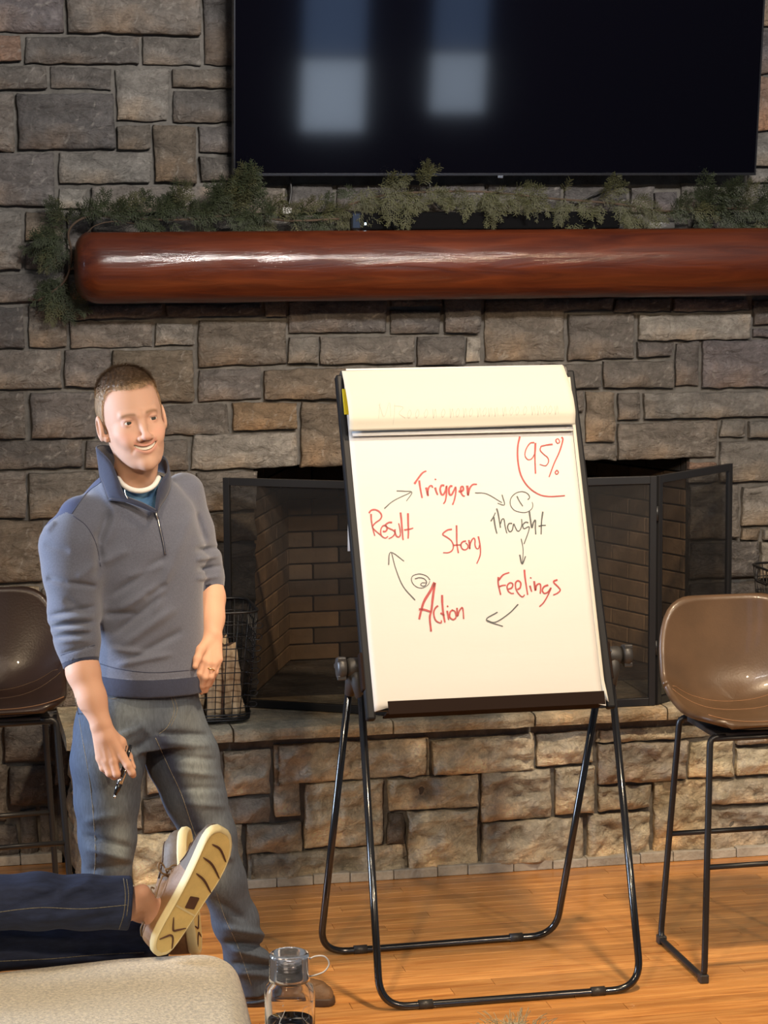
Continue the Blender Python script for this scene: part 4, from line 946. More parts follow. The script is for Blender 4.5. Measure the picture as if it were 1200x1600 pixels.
def script(strokes, a0, z0, w=.0012):
    V = []; Fc = []
    for st in strokes:
        P = smooth_path([(x, y, 0) for x, y in st], 4); b = len(V)
        for i, p in enumerate(P):
            q = P[min(i+1, len(P)-1)]; r = P[max(i-1, 0)]; t = np.array(q)-np.array(r); t /= np.linalg.norm(t)+1e-9; s = np.array([-t[1], t[0], 0])*w/2
            for sg in (-1, 1): V.append(on_bottle(a0+(p[0]+sg*s[0])/br_, z0+p[1]+sg*s[1]))
        for i in range(len(P)-1): Fc.append((b+2*i, b+2*i+1, b+2*i+3, b+2*i+2))
    return mesh_obj('white_script', V, Fc, M['white_print'], bo)
script([[(0, .012), (.004, .006), (.002, -.002), (.012, -.006), (.016, -.012)], [(.012, .022), (.008, .012), (.004, .004), (.0, -.006)], [(.004, -.014), (.001, -.020), (.008, -.024), (.012, -.018), (.004, -.014)],
        [(.0, -.030), (.006, -.036), (.012, -.032), (.008, -.026), (.0, -.030)], [(.008, .028), (.009, .031)], [(.002, -.040), (.010, -.046), (.004, -.052), (.012, -.058)], [(.004, -.062), (.012, -.068), (.002, -.074)]], -.62, .128)
script([[(.006, .012), (.000, .008), (-.002, -.004), (.004, -.012), (.010, -.008)], [(.012, .004), (.013, -.012)], [(.002, -.022), (.010, -.026), (.003, -.032)]], .38, .140, .0008)
adopt(bo)
M['dark_wood'] = wood_material('table_wood', (.34, .20, .10), (.58, .38, .21), .35, (2, 14, 14), coat=.3)
tb = empty('side_table', (bx, by, 0)); props(tb, 'small round oak side table under the water bottle, below the frame', 'table')
lathe('table_top', [(0, bz-.025), (.14, bz-.025), (.15, bz-.018), (.15, bz-.004), (.145, bz-.0005), (0, bz-.0005)], M['dark_wood'], tb, 40, (bx, by, 0))
lathe('pedestal', [(0, .03), (.03, .03), (.022, .1), (.02, bz-.1), (.05, bz-.026), (0, bz-.026)], M['dark_wood'], tb, 20, (bx, by, 0))
lathe('base', [(0, 0), (.12, 0), (.125, .012), (.05, .03), (0, .031)], M['dark_wood'], tb, 32, (bx, by, 0))
adopt(tb)
# ================================================================== FIGURES: smooth blended volumes turned into meshes
f32 = np.float32
def smin(a, b, k):
    h = np.clip(.5+.5*(b-a)/k, 0, 1); return b*(1-h)+a*h-k*h*(1-h)
def smax(a, b, k): return -smin(-a, -b, k)
def rcone(P, a, b, ra, rb):
    a = np.asarray(a, f32); b = np.asarray(b, f32); ab = b-a; L2 = float(ab@ab)
    t = np.clip(((P-a)@ab)/L2, 0, 1); d = P-a-t[:, None]*ab
    return np.sqrt((d*d).sum(1))-(ra+(rb-ra)*t)
def chain(P, pts, k=.01):
    d = None
    for (a, ra), (b, rb) in zip(pts[:-1], pts[1:]):
        q = rcone(P, a, b, ra, rb); d = q if d is None else smin(d, q, k)
    return d
def ell(P, c, r):
    q = (P-np.asarray(c, f32))/np.asarray(r, f32); k0 = np.sqrt((q*q).sum(1)); q2 = q/np.asarray(r, f32); k1 = np.sqrt((q2*q2).sum(1))+1e-9
    return k0*(k0-1)/k1
def polygonize(f, lo, hi, h, margin=2.2, B=4):
    lo = np.array(lo, float); hi = np.array(hi, float)
    nc = np.ceil((hi-lo)/(h*B)).astype(int)+1
    cx = [lo[i]+np.arange(nc[i]+1)*h*B for i in range(3)]
    G = np.stack(np.meshgrid(*cx, indexing='ij'), -1).reshape(-1, 3).astype(f32)
    D = f(G).reshape(nc+1)
    act = np.zeros(nc, bool); mn = None
    for i in (0, 1):
        for j in (0, 1):
            for k in (0, 1):
                s = np.abs(D[i:i+nc[0], j:j+nc[1], k:k+nc[2]]); mn = s if mn is None else np.minimum(mn, s)
    act = mn < h*B*margin
    nf = nc*B
    up = lambda A: A.repeat(B, 0).repeat(B, 1).repeat(B, 2)
    S = up(D[:-1, :-1, :-1]).astype(f32); Mk = up(act)
    # points shared by neighbours of an active block
    Mk2 = Mk.copy()
    for ax in range(3):
        sh = np.roll(Mk2, 1, ax); Mk2 |= sh
    idx = np.argwhere(Mk2)
    P = (lo+idx*h).astype(f32); out = np.empty(len(P), f32)
    for s in range(0, len(P), 400000): out[s:s+400000] = f(P[s:s+400000])
    S[idx[:, 0], idx[:, 1], idx[:, 2]] = out
    neg = S < 0
    n = np.array(S.shape)-1
    cnt = np.zeros(n, np.int8)
    for i in (0, 1):
        for j in (0, 1):
            for k in (0, 1): cnt += neg[i:i+n[0], j:j+n[1], k:k+n[2]]
    cells = np.argwhere((cnt > 0) & (cnt < 8)); ids = -np.ones(n, np.int32); ids[tuple(cells.T)] = np.arange(len(cells))
    acc = np.zeros((len(cells), 3)); c = np.zeros(len(cells))
    cr = [(i, j, k) for i in (0, 1) for j in (0, 1) for k in (0, 1)]
    for a in cr:
        for ax in range(3):
            if a[ax] == 0:
                b = list(a); b[ax] = 1
                va = S[cells[:, 0]+a[0], cells[:, 1]+a[1], cells[:, 2]+a[2]]; vb = S[cells[:, 0]+b[0], cells[:, 1]+b[1], cells[:, 2]+b[2]]
                m = (va < 0) != (vb < 0); t = np.where(m, va/(va-vb+1e-12), 0)
                for q in range(3): acc[:, q] += np.where(m, a[q]+(t if q == ax else 0), 0)
                c += m
    V = lo+(cells+acc/c[:, None])*h
    Fc = []
    for ax in range(3):
        o1, o2 = [(1, 2), (2, 0), (0, 1)][ax]
        sl0 = [slice(None)]*3; sl1 = [slice(None)]*3; sl0[ax] = slice(0, -1); sl1[ax] = slice(1, None)
        a = neg[tuple(sl0)]; b = neg[tuple(sl1)]; e = np.argwhere(a != b)
        e = e[(e[:, o1] > 0) & (e[:, o2] > 0) & (e[:, o1] < S.shape[o1]-1) & (e[:, o2] < S.shape[o2]-1)]
        inside = a[tuple(e.T)]
        def cid(d1, d2):
            q = e.copy(); q[:, o1] += d1; q[:, o2] += d2; return ids[tuple(q.T)]
        q = np.stack([cid(-1, -1), cid(0, -1), cid(0, 0), cid(-1, 0)], 1)
        q[~inside] = q[~inside][:, ::-1]; Fc.append(q)
    Fc = np.concatenate(Fc); Fc = Fc[(Fc >= 0).all(1)]
    return V, Fc
def np_mesh(name, V, Fc, mats, parent, smooth=True, cols=None, mi=None):
    used = np.unique(Fc); rm = -np.ones(len(V), np.int64); rm[used] = np.arange(len(used)); V = V[used]; Fc = rm[Fc]
    me = bpy.data.meshes.new(name); me.vertices.add(len(V)); me.vertices.foreach_set('co', V.astype(f32).ravel())
    k = Fc.shape[1]
    me.loops.add(Fc.size); me.loops.foreach_set('vertex_index', Fc.astype(np.int32).ravel())
    me.polygons.add(len(Fc)); me.polygons.foreach_set('loop_start', np.arange(len(Fc), dtype=np.int32)*k); me.polygons.foreach_set('loop_total', np.full(len(Fc), k, np.int32))
    me.update(calc_edges=True); me.validate()
    me.polygons.foreach_set('use_smooth', [smooth]*len(me.polygons))
    if cols is not None:
        ca = me.color_attributes.new('tint', 'FLOAT_COLOR', 'POINT'); cc = np.ones((len(V), 4), f32); cc[:, :3] = cols[used]; ca.data.foreach_set('color', cc.ravel())
    for m in (mats if isinstance(mats, (list, tuple)) else [mats]): me.materials.append(m)
    o = bpy.data.objects.new(name, me); COL.objects.link(o)
    if parent: o.parent = parent
    return o
def proj(P):
    d = P-CAM; z = d@_f; return 600+F_PX*(d@R_)/z, 800-F_PX*(d@U_)/z
def inpoly(x, y, poly):
    r = np.zeros(len(x), bool); n = len(poly); j = n-1
    for i in range(n):
        xi, yi = poly[i]; xj, yj = poly[j]
        c = ((yi > y) != (yj > y)) & (x < (xj-xi)*(y-yi)/(yj-yi+1e-12)+xi); r ^= c; j = i
    return r
def seg_px_dist(px, py, a, b):
    a = np.array(a, float); b = np.array(b, float); ab = b-a; t = np.clip(((px-a[0])*ab[0]+(py-a[1])*ab[1])/(ab@ab), 0, 1)
    return np.hypot(px-a[0]-t*ab[0], py-a[1]-t*ab[1]), t
def folds(P, items, front=None):
    """cloth folds: soft ridges (+) and creases (-) laid along lines of the garment; items (x0,y0,x1,y1,amp mm,width px)"""
    px, py = proj(P.astype(np.float64)); out = np.zeros(len(P))
    for x0, y0, x1, y1, A, w in items:
        d, t = seg_px_dist(px, py, (x0, y0), (x1, y1)); out += A*.0022*np.exp(-(d/w)**2)*np.clip(1.15-abs(2*t-1)**3, 0, 1)
    return out

M['skin'] = mat('skin', (.6, .36, .25), .58, attr='tint', bump=.0003, bump_scale=260, spec=.32)
M['skin'].node_tree.nodes['Principled BSDF'].inputs['Subsurface Weight'].default_value = .12
M['skin'].node_tree.nodes['Principled BSDF'].inputs['Subsurface Radius'].default_value = (.012, .005, .003)
M['hair'] = mat('short_hair', (.2, .12, .06), .5, attr='tint', var=.35, var_scale=150, bump=.0016, bump_scale=240, stretch=(1, 1, .4))
M['eye_white'] = mat('eye_white', (.72, .68, .62), .15); M['iris'] = mat('iris', (.05, .045, .035), .1); M['teeth'] = mat('teeth', (.78, .72, .60), .3)
M['mouth_in'] = mat('mouth_inside', (.10, .02, .02), .5)
M['knit'] = mat('heather_navy_knit', (.088, .095, .128), .88, var=.16, var_scale=240, bump=.0007, bump_scale=420, sheen=.35, detail=3)
M['knit_dark'] = mat('navy_rib', (.021, .026, .052), .85, var=.12, var_scale=120, bump=.0006, bump_scale=300, sheen=.2)
M['knit_yoke'] = mat('blue_yoke', (.035, .046, .105), .85, bump=.0006, bump_scale=300, sheen=.2)
M['tee'] = mat('blue_tee', (.055, .14, .27), .85, var=.15, var_scale=60); M['tee_white'] = mat('white_undershirt', (.72, .69, .64), .85)
M['denim'] = mat('faded_denim', (.05, .08, .12), .85, attr='tint', var=.22, var_scale=170, bump=.0006, bump_scale=500, stretch=(1, 1, .25), detail=4)
M['denim_dark'] = mat('dark_denim', (.016, .024, .058), .85, var=.30, var_scale=90, bump=.0006, bump_scale=400, stretch=(.25, 1, 1), detail=6)
M['stitch'] = mat('pale_stitching', (.17, .155, .12), .8, var=.6, var_scale=220)
M['gold'] = mat('gold', (.80, .55, .22), .2, metallic=1.0)
M['zip'] = mat('zip_metal', (.70, .66, .60), .3, metallic=1.0)

MY = -1.85
# ------------------------------------------------------------------ THE STANDING MAN
HC = at(208, 661, MY-.01)                       # midpoint between the eyes lies in front of this
tocam = np.array([CAM[0]-HC[0], CAM[1]-HC[1], 0]); tocam /= np.linalg.norm(tocam)
def rotz(v, a): a = radians(a); return np.array([v[0]*cos(a)-v[1]*sin(a), v[0]*sin(a)+v[1]*cos(a), v[2]])
hB = rotz(tocam, 15); hB = hB*cos(radians(5))+np.array([0, 0, sin(radians(5))]); hB /= np.linalg.norm(hB)
hA = np.cross(hB, np.array([0, 0, 1.])); hA = -hA/np.linalg.norm(hA)
if hA@R_ < 0: hA = -hA
hZ = np.cross(hA, hB); hZ = hZ if hZ[2] > 0 else -hZ
rl_ = radians(9); hA, hZ = hA*cos(rl_)+hZ*sin(rl_), hZ*cos(rl_)-hA*sin(rl_)
HS = 1.06
HO = at(221, 657, MY-.125) - hB*.085*HS     # eye line at local y=.085
def hl(P): q = (P-HO.astype(f32))/HS; return np.stack([q@hA.astype(f32), q@hB.astype(f32), q@hZ.astype(f32)], 1)
def hw(x, y, z): return HO+(hA*x+hB*y+hZ*z)*HS
def head_sdf(Q):
    X = np.abs(Q[:, 0]); S = np.stack([X, Q[:, 1], Q[:, 2]], 1)
    d = ell(Q, (0, -.014, .038), (.0755, .097, .086))
    d = smin(d, ell(Q, (0, .020, -.028), (.0635, .066, .086)), .03)
    d = smin(d, ell(Q, (0, .028, -.074), (.0465, .052, .042)), .026)
    d = smin(d, ell(Q, (0, .066, -.106), (.022, .019, .019)), .020)
    d = smin(d, rcone(S, (.053, -.005, -.035), (.026, .046, -.100), .010, .009), .022)
    d = smin(d, ell(S, (.041, .052, -.028), (.021, .022, .018)), .020)
    d = smin(d, ell(S, (.034, .064, -.046), (.017, .017, .017)), .016)
    d = smin(d, rcone(S, (.006, .083, .0150), (.040, .069, .0190), .0088, .0075), .010)
    d = smax(d, -ell(S, (.0315, .094, .0005), (.018, .0155, .0115)), .009)
    d = smin(d, rcone(Q, (0, .078, .008), (0, .1025, -.038), .0075, .0088), .010)
    d = smin(d, ell(Q, (0, .1045, -.0405), (.0115, .0105, .0095)), .006)
    d = smin(d, ell(S, (.0135, .0925, -.0435), (.0078, .0095, .0072)), .006)
    d = smax(d, -ell(S, (.0068, .1000, -.0515), (.0040, .0055, .0035)), .003)
    # eyelids over the eyeball, narrowed by the smile
    lid = np.sqrt(((S-np.array([.0315, .0690, 0], f32))**2).sum(1))-.0142
    slit = ell(S, (.0320, .0850, -.0010), (.0150, .012, .0038))
    d = smin(d, smax(lid, -slit, .0012), .004)
    # smiling mouth: lips follow a curve that rises to the corners
    mz = -.0690+.0125*(Q[:, 0]/.029)**2; my = .0865-10.5*Q[:, 0]**2
    d = smin(d, ell(Q, (0, .056, -.070), (.034, .030, .022)), .012)
    up = np.sqrt((Q[:, 1]-my-.0005)**2+(Q[:, 2]-mz-.0075)**2)-.0036*np.clip(1-(X/.033)**2, 0, 1)
    lo = np.sqrt((Q[:, 1]-my+.0010)**2+(Q[:, 2]-mz+.0088)**2)-.0048*np.clip(1-(X/.028)**2, 0, 1)
    d = smin(d, np.where(X < .033, up, .05), .004); d = smin(d, np.where(X < .028, lo, .05), .004)
    gap = np.maximum(np.abs(Q[:, 2]-mz)-.0050*np.clip(1-(X/.0315)**2, 0, 1), np.maximum(X-.0315, np.abs(Q[:, 1]-my)-.012))
    d = smax(d, -gap, .0015)
    # smile creases
    cr, _ = seg3(S, (.0185, .092, -.046), (.0345, .073, -.074)); d = d+.0016*np.exp(-(cr/.0045)**2)
    # ears
    e = ell(S, (.0815, -.012, -.004), (.0085, .0185, .0325)); e = smax(e, -ell(S, (.0860, -.010, -.002), (.0065, .0105, .019)), .004)
    e = smin(e, ell(S, (.0735, .000, -.030), (.006, .008, .010)), .006)
    d = smin(d, e, .005)
    return d
def seg3(P, a, b):
    a = np.asarray(a, f32); b = np.asarray(b, f32); ab = b-a; t = np.clip(((P-a)@ab)/(ab@ab), 0, 1); q = P-a-t[:, None]*ab
    return np.sqrt((q*q).sum(1)), t
NB = at(210, 758, MY+.020); NT = hw(0, -.018, -.075)
def neck_sdf(P):
    d = rcone(P, NT, NB, .054, .060)
    f = hw(0, .032, -.115); g = np.array(NB)+np.array([0.012, -.052, .0])
    d = smin(d, rcone(P, hw(-.050, -.015, -.050), g+np.array([-.018, 0, 0]), .013, .012), .02)
    d = smin(d, rcone(P, hw(.050, -.015, -.050), g+np.array([.022, .004, 0]), .013, .012), .02)
    d = smin(d, rcone(P, hw(0, .012, -.120), g+np.array([0, .006, .0]), .014, .010), .02)
    return d
def body_head(P): return smin(head_sdf(hl(P))*HS, neck_sdf(P), .016)

# torso of the man, as stacked ovals turned towards the easel
TA = radians(20)
tL = rotz(tocam, 27); tLat = np.cross(np.array([0, 0, 1.]), tL); tLat = tLat if tLat@R_ > 0 else -tLat
trow = [(700, 207, .045, .045), (738, 207, .070, .058), (752, 207, .105, .074), (768, 209, .132, .086), (786, 210, .160, .100), (815, 212, .178, .116), (850, 217, .184, .122), (890, 222, .172, .122), (930, 226, .160, .119), (975, 230, .152, .116), (1020, 231, .154, .120), (1060, 231, .160, .128), (1090, 231, .161, .130)]
tz = np.array([at(r[1], r[0], MY)[2] for r in trow])[::-1]; tx = np.array([at(r[1], r[0], MY)[0] for r in trow])[::-1]
ta = np.array([r[2] for r in trow])[::-1]; tb_ = np.array([r[3] for r in trow])[::-1]
def torso_sdf(P, off=0.0):
    z = P[:, 2]; cx = np.interp(z, tz, tx); a = np.interp(z, tz, ta)+off; b = np.interp(z, tz, tb_)+off
    dx = P[:, 0]-cx; dy = P[:, 1]-(MY+.0)
    u = dx*tLat[0]+dy*tLat[1]; v = dx*tL[0]+dy*tL[1]
    q = ((np.abs(u)/a)**2.35+(np.abs(v)/b)**2.35+1e-9)**(1/2.35)
    d = (q-1)*np.minimum(a, b)*.9
    return np.maximum(d, np.maximum(z-tz[-1], tz[0]-z))
def A3(px, py, dy): return at(px, py, MY+dy)
armR = [(A3(124, 812, -.075), .058), (A3(111, 852, -.10), .076), (A3(113, 900, -.115), .071), (A3(114, 955, -.125), .061), (A3(121, 1000, -.16), .053), (A3(128, 1046, -.185), .0465)]
armL = [(A3(286, 771, .085), .056), (A3(299, 830, .10), .058), (A3(313, 875, .105), .050), (A3(322, 905, .095), .043), (A3(325, 935, .075), .0385)]
sleeveR_end = (A3(128, 1040, -.183), A3(121, 1000, -.16)); sleeveL_end = (A3(327, 924, .08), A3(323, 890, .10))
def plane_past(P, e):
    n = e[0]-e[1]; n = n/np.linalg.norm(n); return (P-e[0].astype(f32))@n.astype(f32)
sw_folds = [
 (150, 830, 158, 878, -3, 7), (156, 850, 150, 905, -2.5, 6), (170, 800, 152, 850, -4, 7),
 (200, 905, 256, 880, 4, 6), (175, 930, 262, 868, -4, 6), (185, 955, 250, 915, 4.5, 6), (178, 990, 262, 925, -4.5, 6), (190, 1010, 275, 950, 4.5, 7), (205, 1030, 285, 985, -4, 6), (180, 1040, 270, 1022, 3.5, 5), (240, 960, 268, 880, 3, 7), (262, 900, 300, 800, 2.5, 10), (165, 960, 215, 958, -4, 5), (170, 1015, 230, 1020, 3.5, 5), (225, 935, 262, 912, -4, 5),
 (155, 745, 178, 800, 3, 6), (185, 785, 168, 850, 3, 8), (160, 880, 200, 860, 3, 7),
 (72, 903, 110, 912, -5, 5), (105, 910, 150, 916, -6, 4), (68, 850, 110, 862, -2.5, 6), (70, 832, 85, 812, 3, 6), (120, 905, 152, 880, 3, 7), (100, 935, 140, 960, -3, 7),
 (76, 962, 148, 948, -5, 4), (78, 970, 148, 962, 5, 4.5), (80, 979, 146, 972, -6, 3.5), (82, 986, 145, 983, 5, 4), (84, 995, 142, 990, -5, 4), (88, 1003, 140, 1000, 4, 4), (95, 1022, 148, 1008, -3, 3),
 (305, 860, 345, 856, -3, 4), (306, 875, 346, 868, 3, 4), (308, 890, 347, 884, -3, 3.5), (306, 800, 322, 850, -3, 5), (306, 905, 347, 900, 2, 4)]
def sweater_sdf(P, cut=True):
    d = torso_sdf(P)
    aR = chain(P, armR, .03); aL = chain(P, armL, .03)
    if cut: aR = smax(aR, plane_past(P, sleeveR_end), .004); aL = smax(aL, plane_past(P, sleeveL_end), .004)
    up = np.clip((P[:, 2]-1.25)/.12, 0, 1)
    d2 = smin(d, aR, .035) ; d2 = smin(d2, aL, .030)
    d2 = np.where(True, d2, d)
    d2 = d2-folds(P, sw_folds).astype(f32)
    n = .0022*np.sin(P[:, 2]*31+P[:, 0]*17+1.3)*np.sin(P[:, 0]*23-P[:, 1]*19)
    return d2-n
hem_z = lambda x: None
HEM0 = at(231, 1078, MY)[2]
def sw_final(P):
    return smax(sweater_sdf(P), (HEM0-.012*np.clip((P[:, 0]+.95)/.2, -1, 1)-P[:, 2]), .004)

man = None
# jeans
legR = [(A3(174, 1125, -.045), .092), (A3(168, 1190, -.055), .093), (A3(167, 1250, -.050), .082), (A3(168, 1310, -.045), .072), (A3(166, 1400, -.010), .064), (A3(163, 1480, .01), .058), (A3(162, 1528, .015), .060)]
legL = [(A3(262, 1122, .035), .092), (A3(284, 1180, .035), .094), (A3(303, 1240, .035), .082), (A3(326, 1305, .035), .070), (A3(345, 1370, .055), .062), (A3(368, 1440, .10), .059), (A3(386, 1500, .14), .056), (A3(397, 1535, .16), .058), (A3(402, 1556, .165), .063)]
jrow = [(1040, 229, .142, .108), (1075, 226, .148, .114), (1100, 219, .158, .122), (1130, 217, .166, .126), (1160, 220, .160, .118)]
jz = np.array([at(r[1], r[0], MY)[2] for r in jrow])[::-1]; jx = np.array([at(r[1], r[0], MY)[0] for r in jrow])[::-1]; ja = np.array([r[2] for r in jrow])[::-1]; jb = np.array([r[3] for r in jrow])[::-1]
jn_folds = [(160, 1165, 232, 1130, 4, 7), (150, 1190, 225, 1160, -3, 6), (240, 1145, 330, 1150, -3.5, 5), (250, 1160, 335, 1165, 3, 5), (262, 1180, 340, 1188, -3, 5), (270, 1205, 345, 1212, 3, 5), (280, 1232, 350, 1232, -2.5, 5), (285, 1255, 355, 1260, 2.5, 5),
 (130, 1305, 205, 1325, -5, 6), (132, 1325, 205, 1345, 5, 6), (128, 1285, 190, 1272, 3, 7), (135, 1360, 205, 1350, -3, 6), (215, 1120, 232, 1148, 3, 5), (205, 1180, 235, 1150, -3, 6), (298, 1300, 365, 1322, -4, 6), (303, 1325, 368, 1342, 4, 6),
 (330, 1400, 385, 1440, -4, 6), (345, 1450, 425, 1462, 6, 6), (350, 1470, 430, 1480, -7, 5), (358, 1485, 432, 1500, 7, 6), (362, 1504, 428, 1510, -6, 4), (364, 1520, 428, 1526, 4, 5)]
JC0 = A3(232, 1148, -.05)
def jeans_sdf(P):
    z = P[:, 2]; cx = np.interp(z, jz, jx); a = np.interp(z, jz, ja); b = np.interp(z, jz, jb)
    dx = P[:, 0]-cx; dy = P[:, 1]-MY
    u = dx*tLat[0]+dy*tLat[1]; v = dx*tL[0]+dy*tL[1]
    d = (((np.abs(u)/a)**2.3+(np.abs(v)/b)**2.3+1e-9)**(1/2.3)-1)*b*.9
    d = np.maximum(d, np.maximum(z-jz[-1], (jz[0]-z)))
    lr = chain(P, legR, .03); ll = chain(P, legL, .03)
    d = smin(d, np.minimum(lr, ll), .028)
    d = d-folds(P, jn_folds).astype(f32)-.0016*np.sin(P[:, 2]*47+P[:, 0]*21)*np.sin(P[:, 0]*37+P[:, 1]*29)
    d = smax(d, (.030-P[:, 2]+.12*np.clip(P[:, 0]+.74, -.1, .1)), .003)
    return d
# hands: round tapered finger bones merged on a palm
def mm_(p, r): return (p, r)
def hand_R(P):
    W = A3(157, 1128, -.235); E = A3(121, 1000, -.16)
    d = chain(P, [(E, .040), (A3(130, 1050, -.19), .0385), (A3(143, 1090, -.215), .033), (W, .0275)], .03)
    C = A3(165, 1152, -.245)
    mc = [A3(157, 1184, -.235), A3(166, 1189, -.245), A3(177, 1189, -.252), A3(190, 1181, -.256)]
    Wp = [A3(152, 1138, -.235), A3(156, 1138, -.238), A3(161, 1137, -.241), A3(165, 1135, -.243)]
    for a, b in zip(Wp, mc): d = smin(d, rcone(P, a, b, .0155, .0125), .012)
    d = smin(d, rcone(P, C, A3(172, 1172, -.225), .018, .016), .016)
    fingers = [
      [(mc[0], .0118), (A3(161, 1200, -.240), .0092), (A3(168, 1206, -.222), .0082), (A3(171, 1200, -.206), .0076)],
      [(mc[1], .0125), (A3(171, 1208, -.252), .0100), (A3(178, 1213, -.232), .0090), (A3(181, 1206, -.212), .0080)],
      [(mc[2], .0128), (A3(182, 1209, -.260), .0104), (A3(188, 1212, -.238), .0092), (A3(190, 1205, -.216), .0082)],
      [(mc[3], .0130), (A3(200, 1196, -.268), .0108), (A3(206, 1207, -.270), .0096), (A3(208, 1211, -.264), .0082)]]
    for fg in fingers: d = smin(d, chain(P, fg, .004), .005)
    th = chain(P, [(A3(168, 1142, -.238), .016), (A3(188, 1160, -.232), .0140), (A3(200, 1182, -.228), .0105), (A3(207, 1199, -.236), .0088)], .008)
    d = smin(d, th, .010)
    for a, b in zip(Wp[:3], mc[:3]):        # tendons
        c, _ = seg3(P, a+np.array([0, -.014, 0]), b+np.array([0, -.013, .004])); d = d-.0012*np.exp(-(c/.004)**2)
    return d
def hand_L(P):
    E = A3(325, 905, .095); W = A3(331, 992, -.005)
    d = chain(P, [(E, .038), (A3(328, 935, .068), .0365), (A3(330, 965, .03), .031), (W, .0270)], .03)
    mc = [A3(316, 1030, -.055), A3(325, 1036, -.060), A3(334, 1036, -.052), A3(341, 1030, -.040)]
    Wp = [A3(324, 998, -.012), A3(328, 1000, -.015), A3(333, 1000, -.012), A3(338, 998, -.006)]
    for a, b in zip(Wp, mc): d = smin(d, rcone(P, a, b, .0150, .0122), .012)
    fingers = [
      [(mc[0], .0122), (A3(311, 1052, -.064), .0100), (A3(309, 1066, -.052), .0090), (A3(309, 1076, -.040), .0080)],
      [(mc[1], .0124), (A3(320, 1058, -.072), .0100), (A3(316, 1071, -.060), .0090), (A3(314, 1081, -.046), .0080)],
      [(mc[2], .0120), (A3(329, 1057, -.064), .0096), (A3(324, 1069, -.054), .0086), (A3(321, 1079, -.042), .0076)],
      [(mc[3], .0110), (A3(336, 1050, -.050), .0088), (A3(331, 1061, -.042), .0080), (A3(328, 1070, -.034), .0070)]]
    for fg in fingers: d = smin(d, chain(P, fg, .004), .0045)
    th = chain(P, [(A3(325, 1000, -.02), .015), (A3(313, 1016, -.058), .0125), (A3(308, 1030, -.078), .0098), (A3(305, 1041, -.088), .0080)], .008)
    d = smin(d, th, .009)
    for a, b in zip(Wp, mc):
        c, _ = seg3(P, a+np.array([0, -.014, 0]), b+np.array([0, -.013, 0])); d = d-.0010*np.exp(-(c/.004)**2)
    return d
def core(P):   # the body inside the clothes, coarse
    d = torso_sdf(P, -.036)
    d = smin(d, chain(P, [(p, r-.030) for p, r in armR[:5]], .03), .02); d = smin(d, chain(P, [(p, r-.016) for p, r in armL[:4]], .03), .02)
    d = smin(d, chain(P, [(p, r-.020) for p, r in legR], .03), .03); d = smin(d, chain(P, [(p, r-.018) for p, r in legL], .03), .03)
    return d

SK = np.array([.56, .325, .220])
def box_of(pts, m): p = np.array([np.array(q) for q in pts]); return p.min(0)-m, p.max(0)+m
parts = []
# head
lo, hi = box_of([hw(-.09, -.12, -.13), hw(.09, .12, .14), hw(.09, -.12, .14), hw(-.09, .12, -.13), hw(-.09, -.12, .14), NB+np.array([-.09, -.06, -.045]), NB+np.array([.10, .06, 0])], .006)
V, Fq = polygonize(body_head, lo, hi, .0020)
Q = hl(V.astype(f32)); X = np.abs(Q[:, 0]); c = np.tile(SK, (len(V), 1)).astype(f32)
def blend(c, col, w): return c*(1-w[:, None])+np.array(col, f32)*w[:, None]
mz = -.0690+.0125*(Q[:, 0]/.029)**2
lips = np.exp(-((Q[:, 2]-mz-.0078)/.0034)**2)+np.exp(-((Q[:, 2]-mz+.0090)/.0045)**2)
lips = np.clip(lips, 0, 1)*np.clip((.031-X)/.004, 0, 1)*(Q[:, 1] > .06)
c = blend(c, (.55, .22, .17), lips*.75)
gapw = np.clip(1-np.abs(Q[:, 2]-mz)/.0060, 0, 1)*(X < .030)*(Q[:, 1] < .086-10.5*X**2)*(Q[:, 1] > .055); c = blend(c, (.12, .03, .03), np.clip(gapw*1.5, 0, 1))
c = blend(c, (.66, .30, .22), np.exp(-((X-.042)/.018)**2-((Q[:, 2]+.034)/.016)**2)*.40*(Q[:, 1] > .03))
c = blend(c, (.66, .31, .24), np.exp(-((X)/.012)**2-((Q[:, 2]+.042)/.012)**2)*.35*(Q[:, 1] > .08))
c = blend(c, (.50, .32, .235), np.clip((-.058-Q[:, 2])/.02, 0, 1)*(Q[:, 1] > .0)*.30*(Q[:, 2] > -.125))
brow = np.exp(-((Q[:, 2]-(.0160+.0030*np.sin(np.clip((X-.012)/.036, 0, 1)*pi)))/.0040)**2)*np.clip((X-.010)/.006, 0, 1)*np.clip((.050-X)/.008, 0, 1)*(Q[:, 1] > .045)
c = blend(c, (.20, .105, .05), brow*.80)
lash = np.exp(-((Q[:, 2]-.0046)/.0018)**2)*np.exp(-((X-.0318)/.012)**4)*(Q[:, 1] > .07); c = blend(c, (.11, .055, .035), lash*.9)
sock = np.exp(-((Q[:, 2]+.0)/.011)**2)*np.exp(-((X-.0318)/.018)**2)*(Q[:, 1] > .055); c = blend(c, (.50, .25, .18), sock*.45)
parts.append((V, Fq, c))
for fn, pts, hres in ((hand_R, [A3(95, 990, -.10), A3(225, 1225, -.31), A3(95, 1225, -.20), A3(225, 990, -.1)], .0019), (hand_L, [A3(292, 895, .14), A3(362, 1092, -.11), A3(292, 1092, 0), A3(362, 895, .14)], .0019)):
    lo, hi = box_of(pts, .012); V, Fq = polygonize(fn, lo, hi, hres); c = np.tile(SK*np.array([1.0, .97, .95]), (len(V), 1)).astype(f32)
    parts.append((V, Fq, c))
lo, hi = box_of([p for p, r in armR+armL+legR+legL], .12); V, Fq = polygonize(core, lo, hi, .012); parts.append((V, Fq, np.tile(SK, (len(V), 1)).astype(f32)))
off = 0; VV = []; FF = []; CC = []
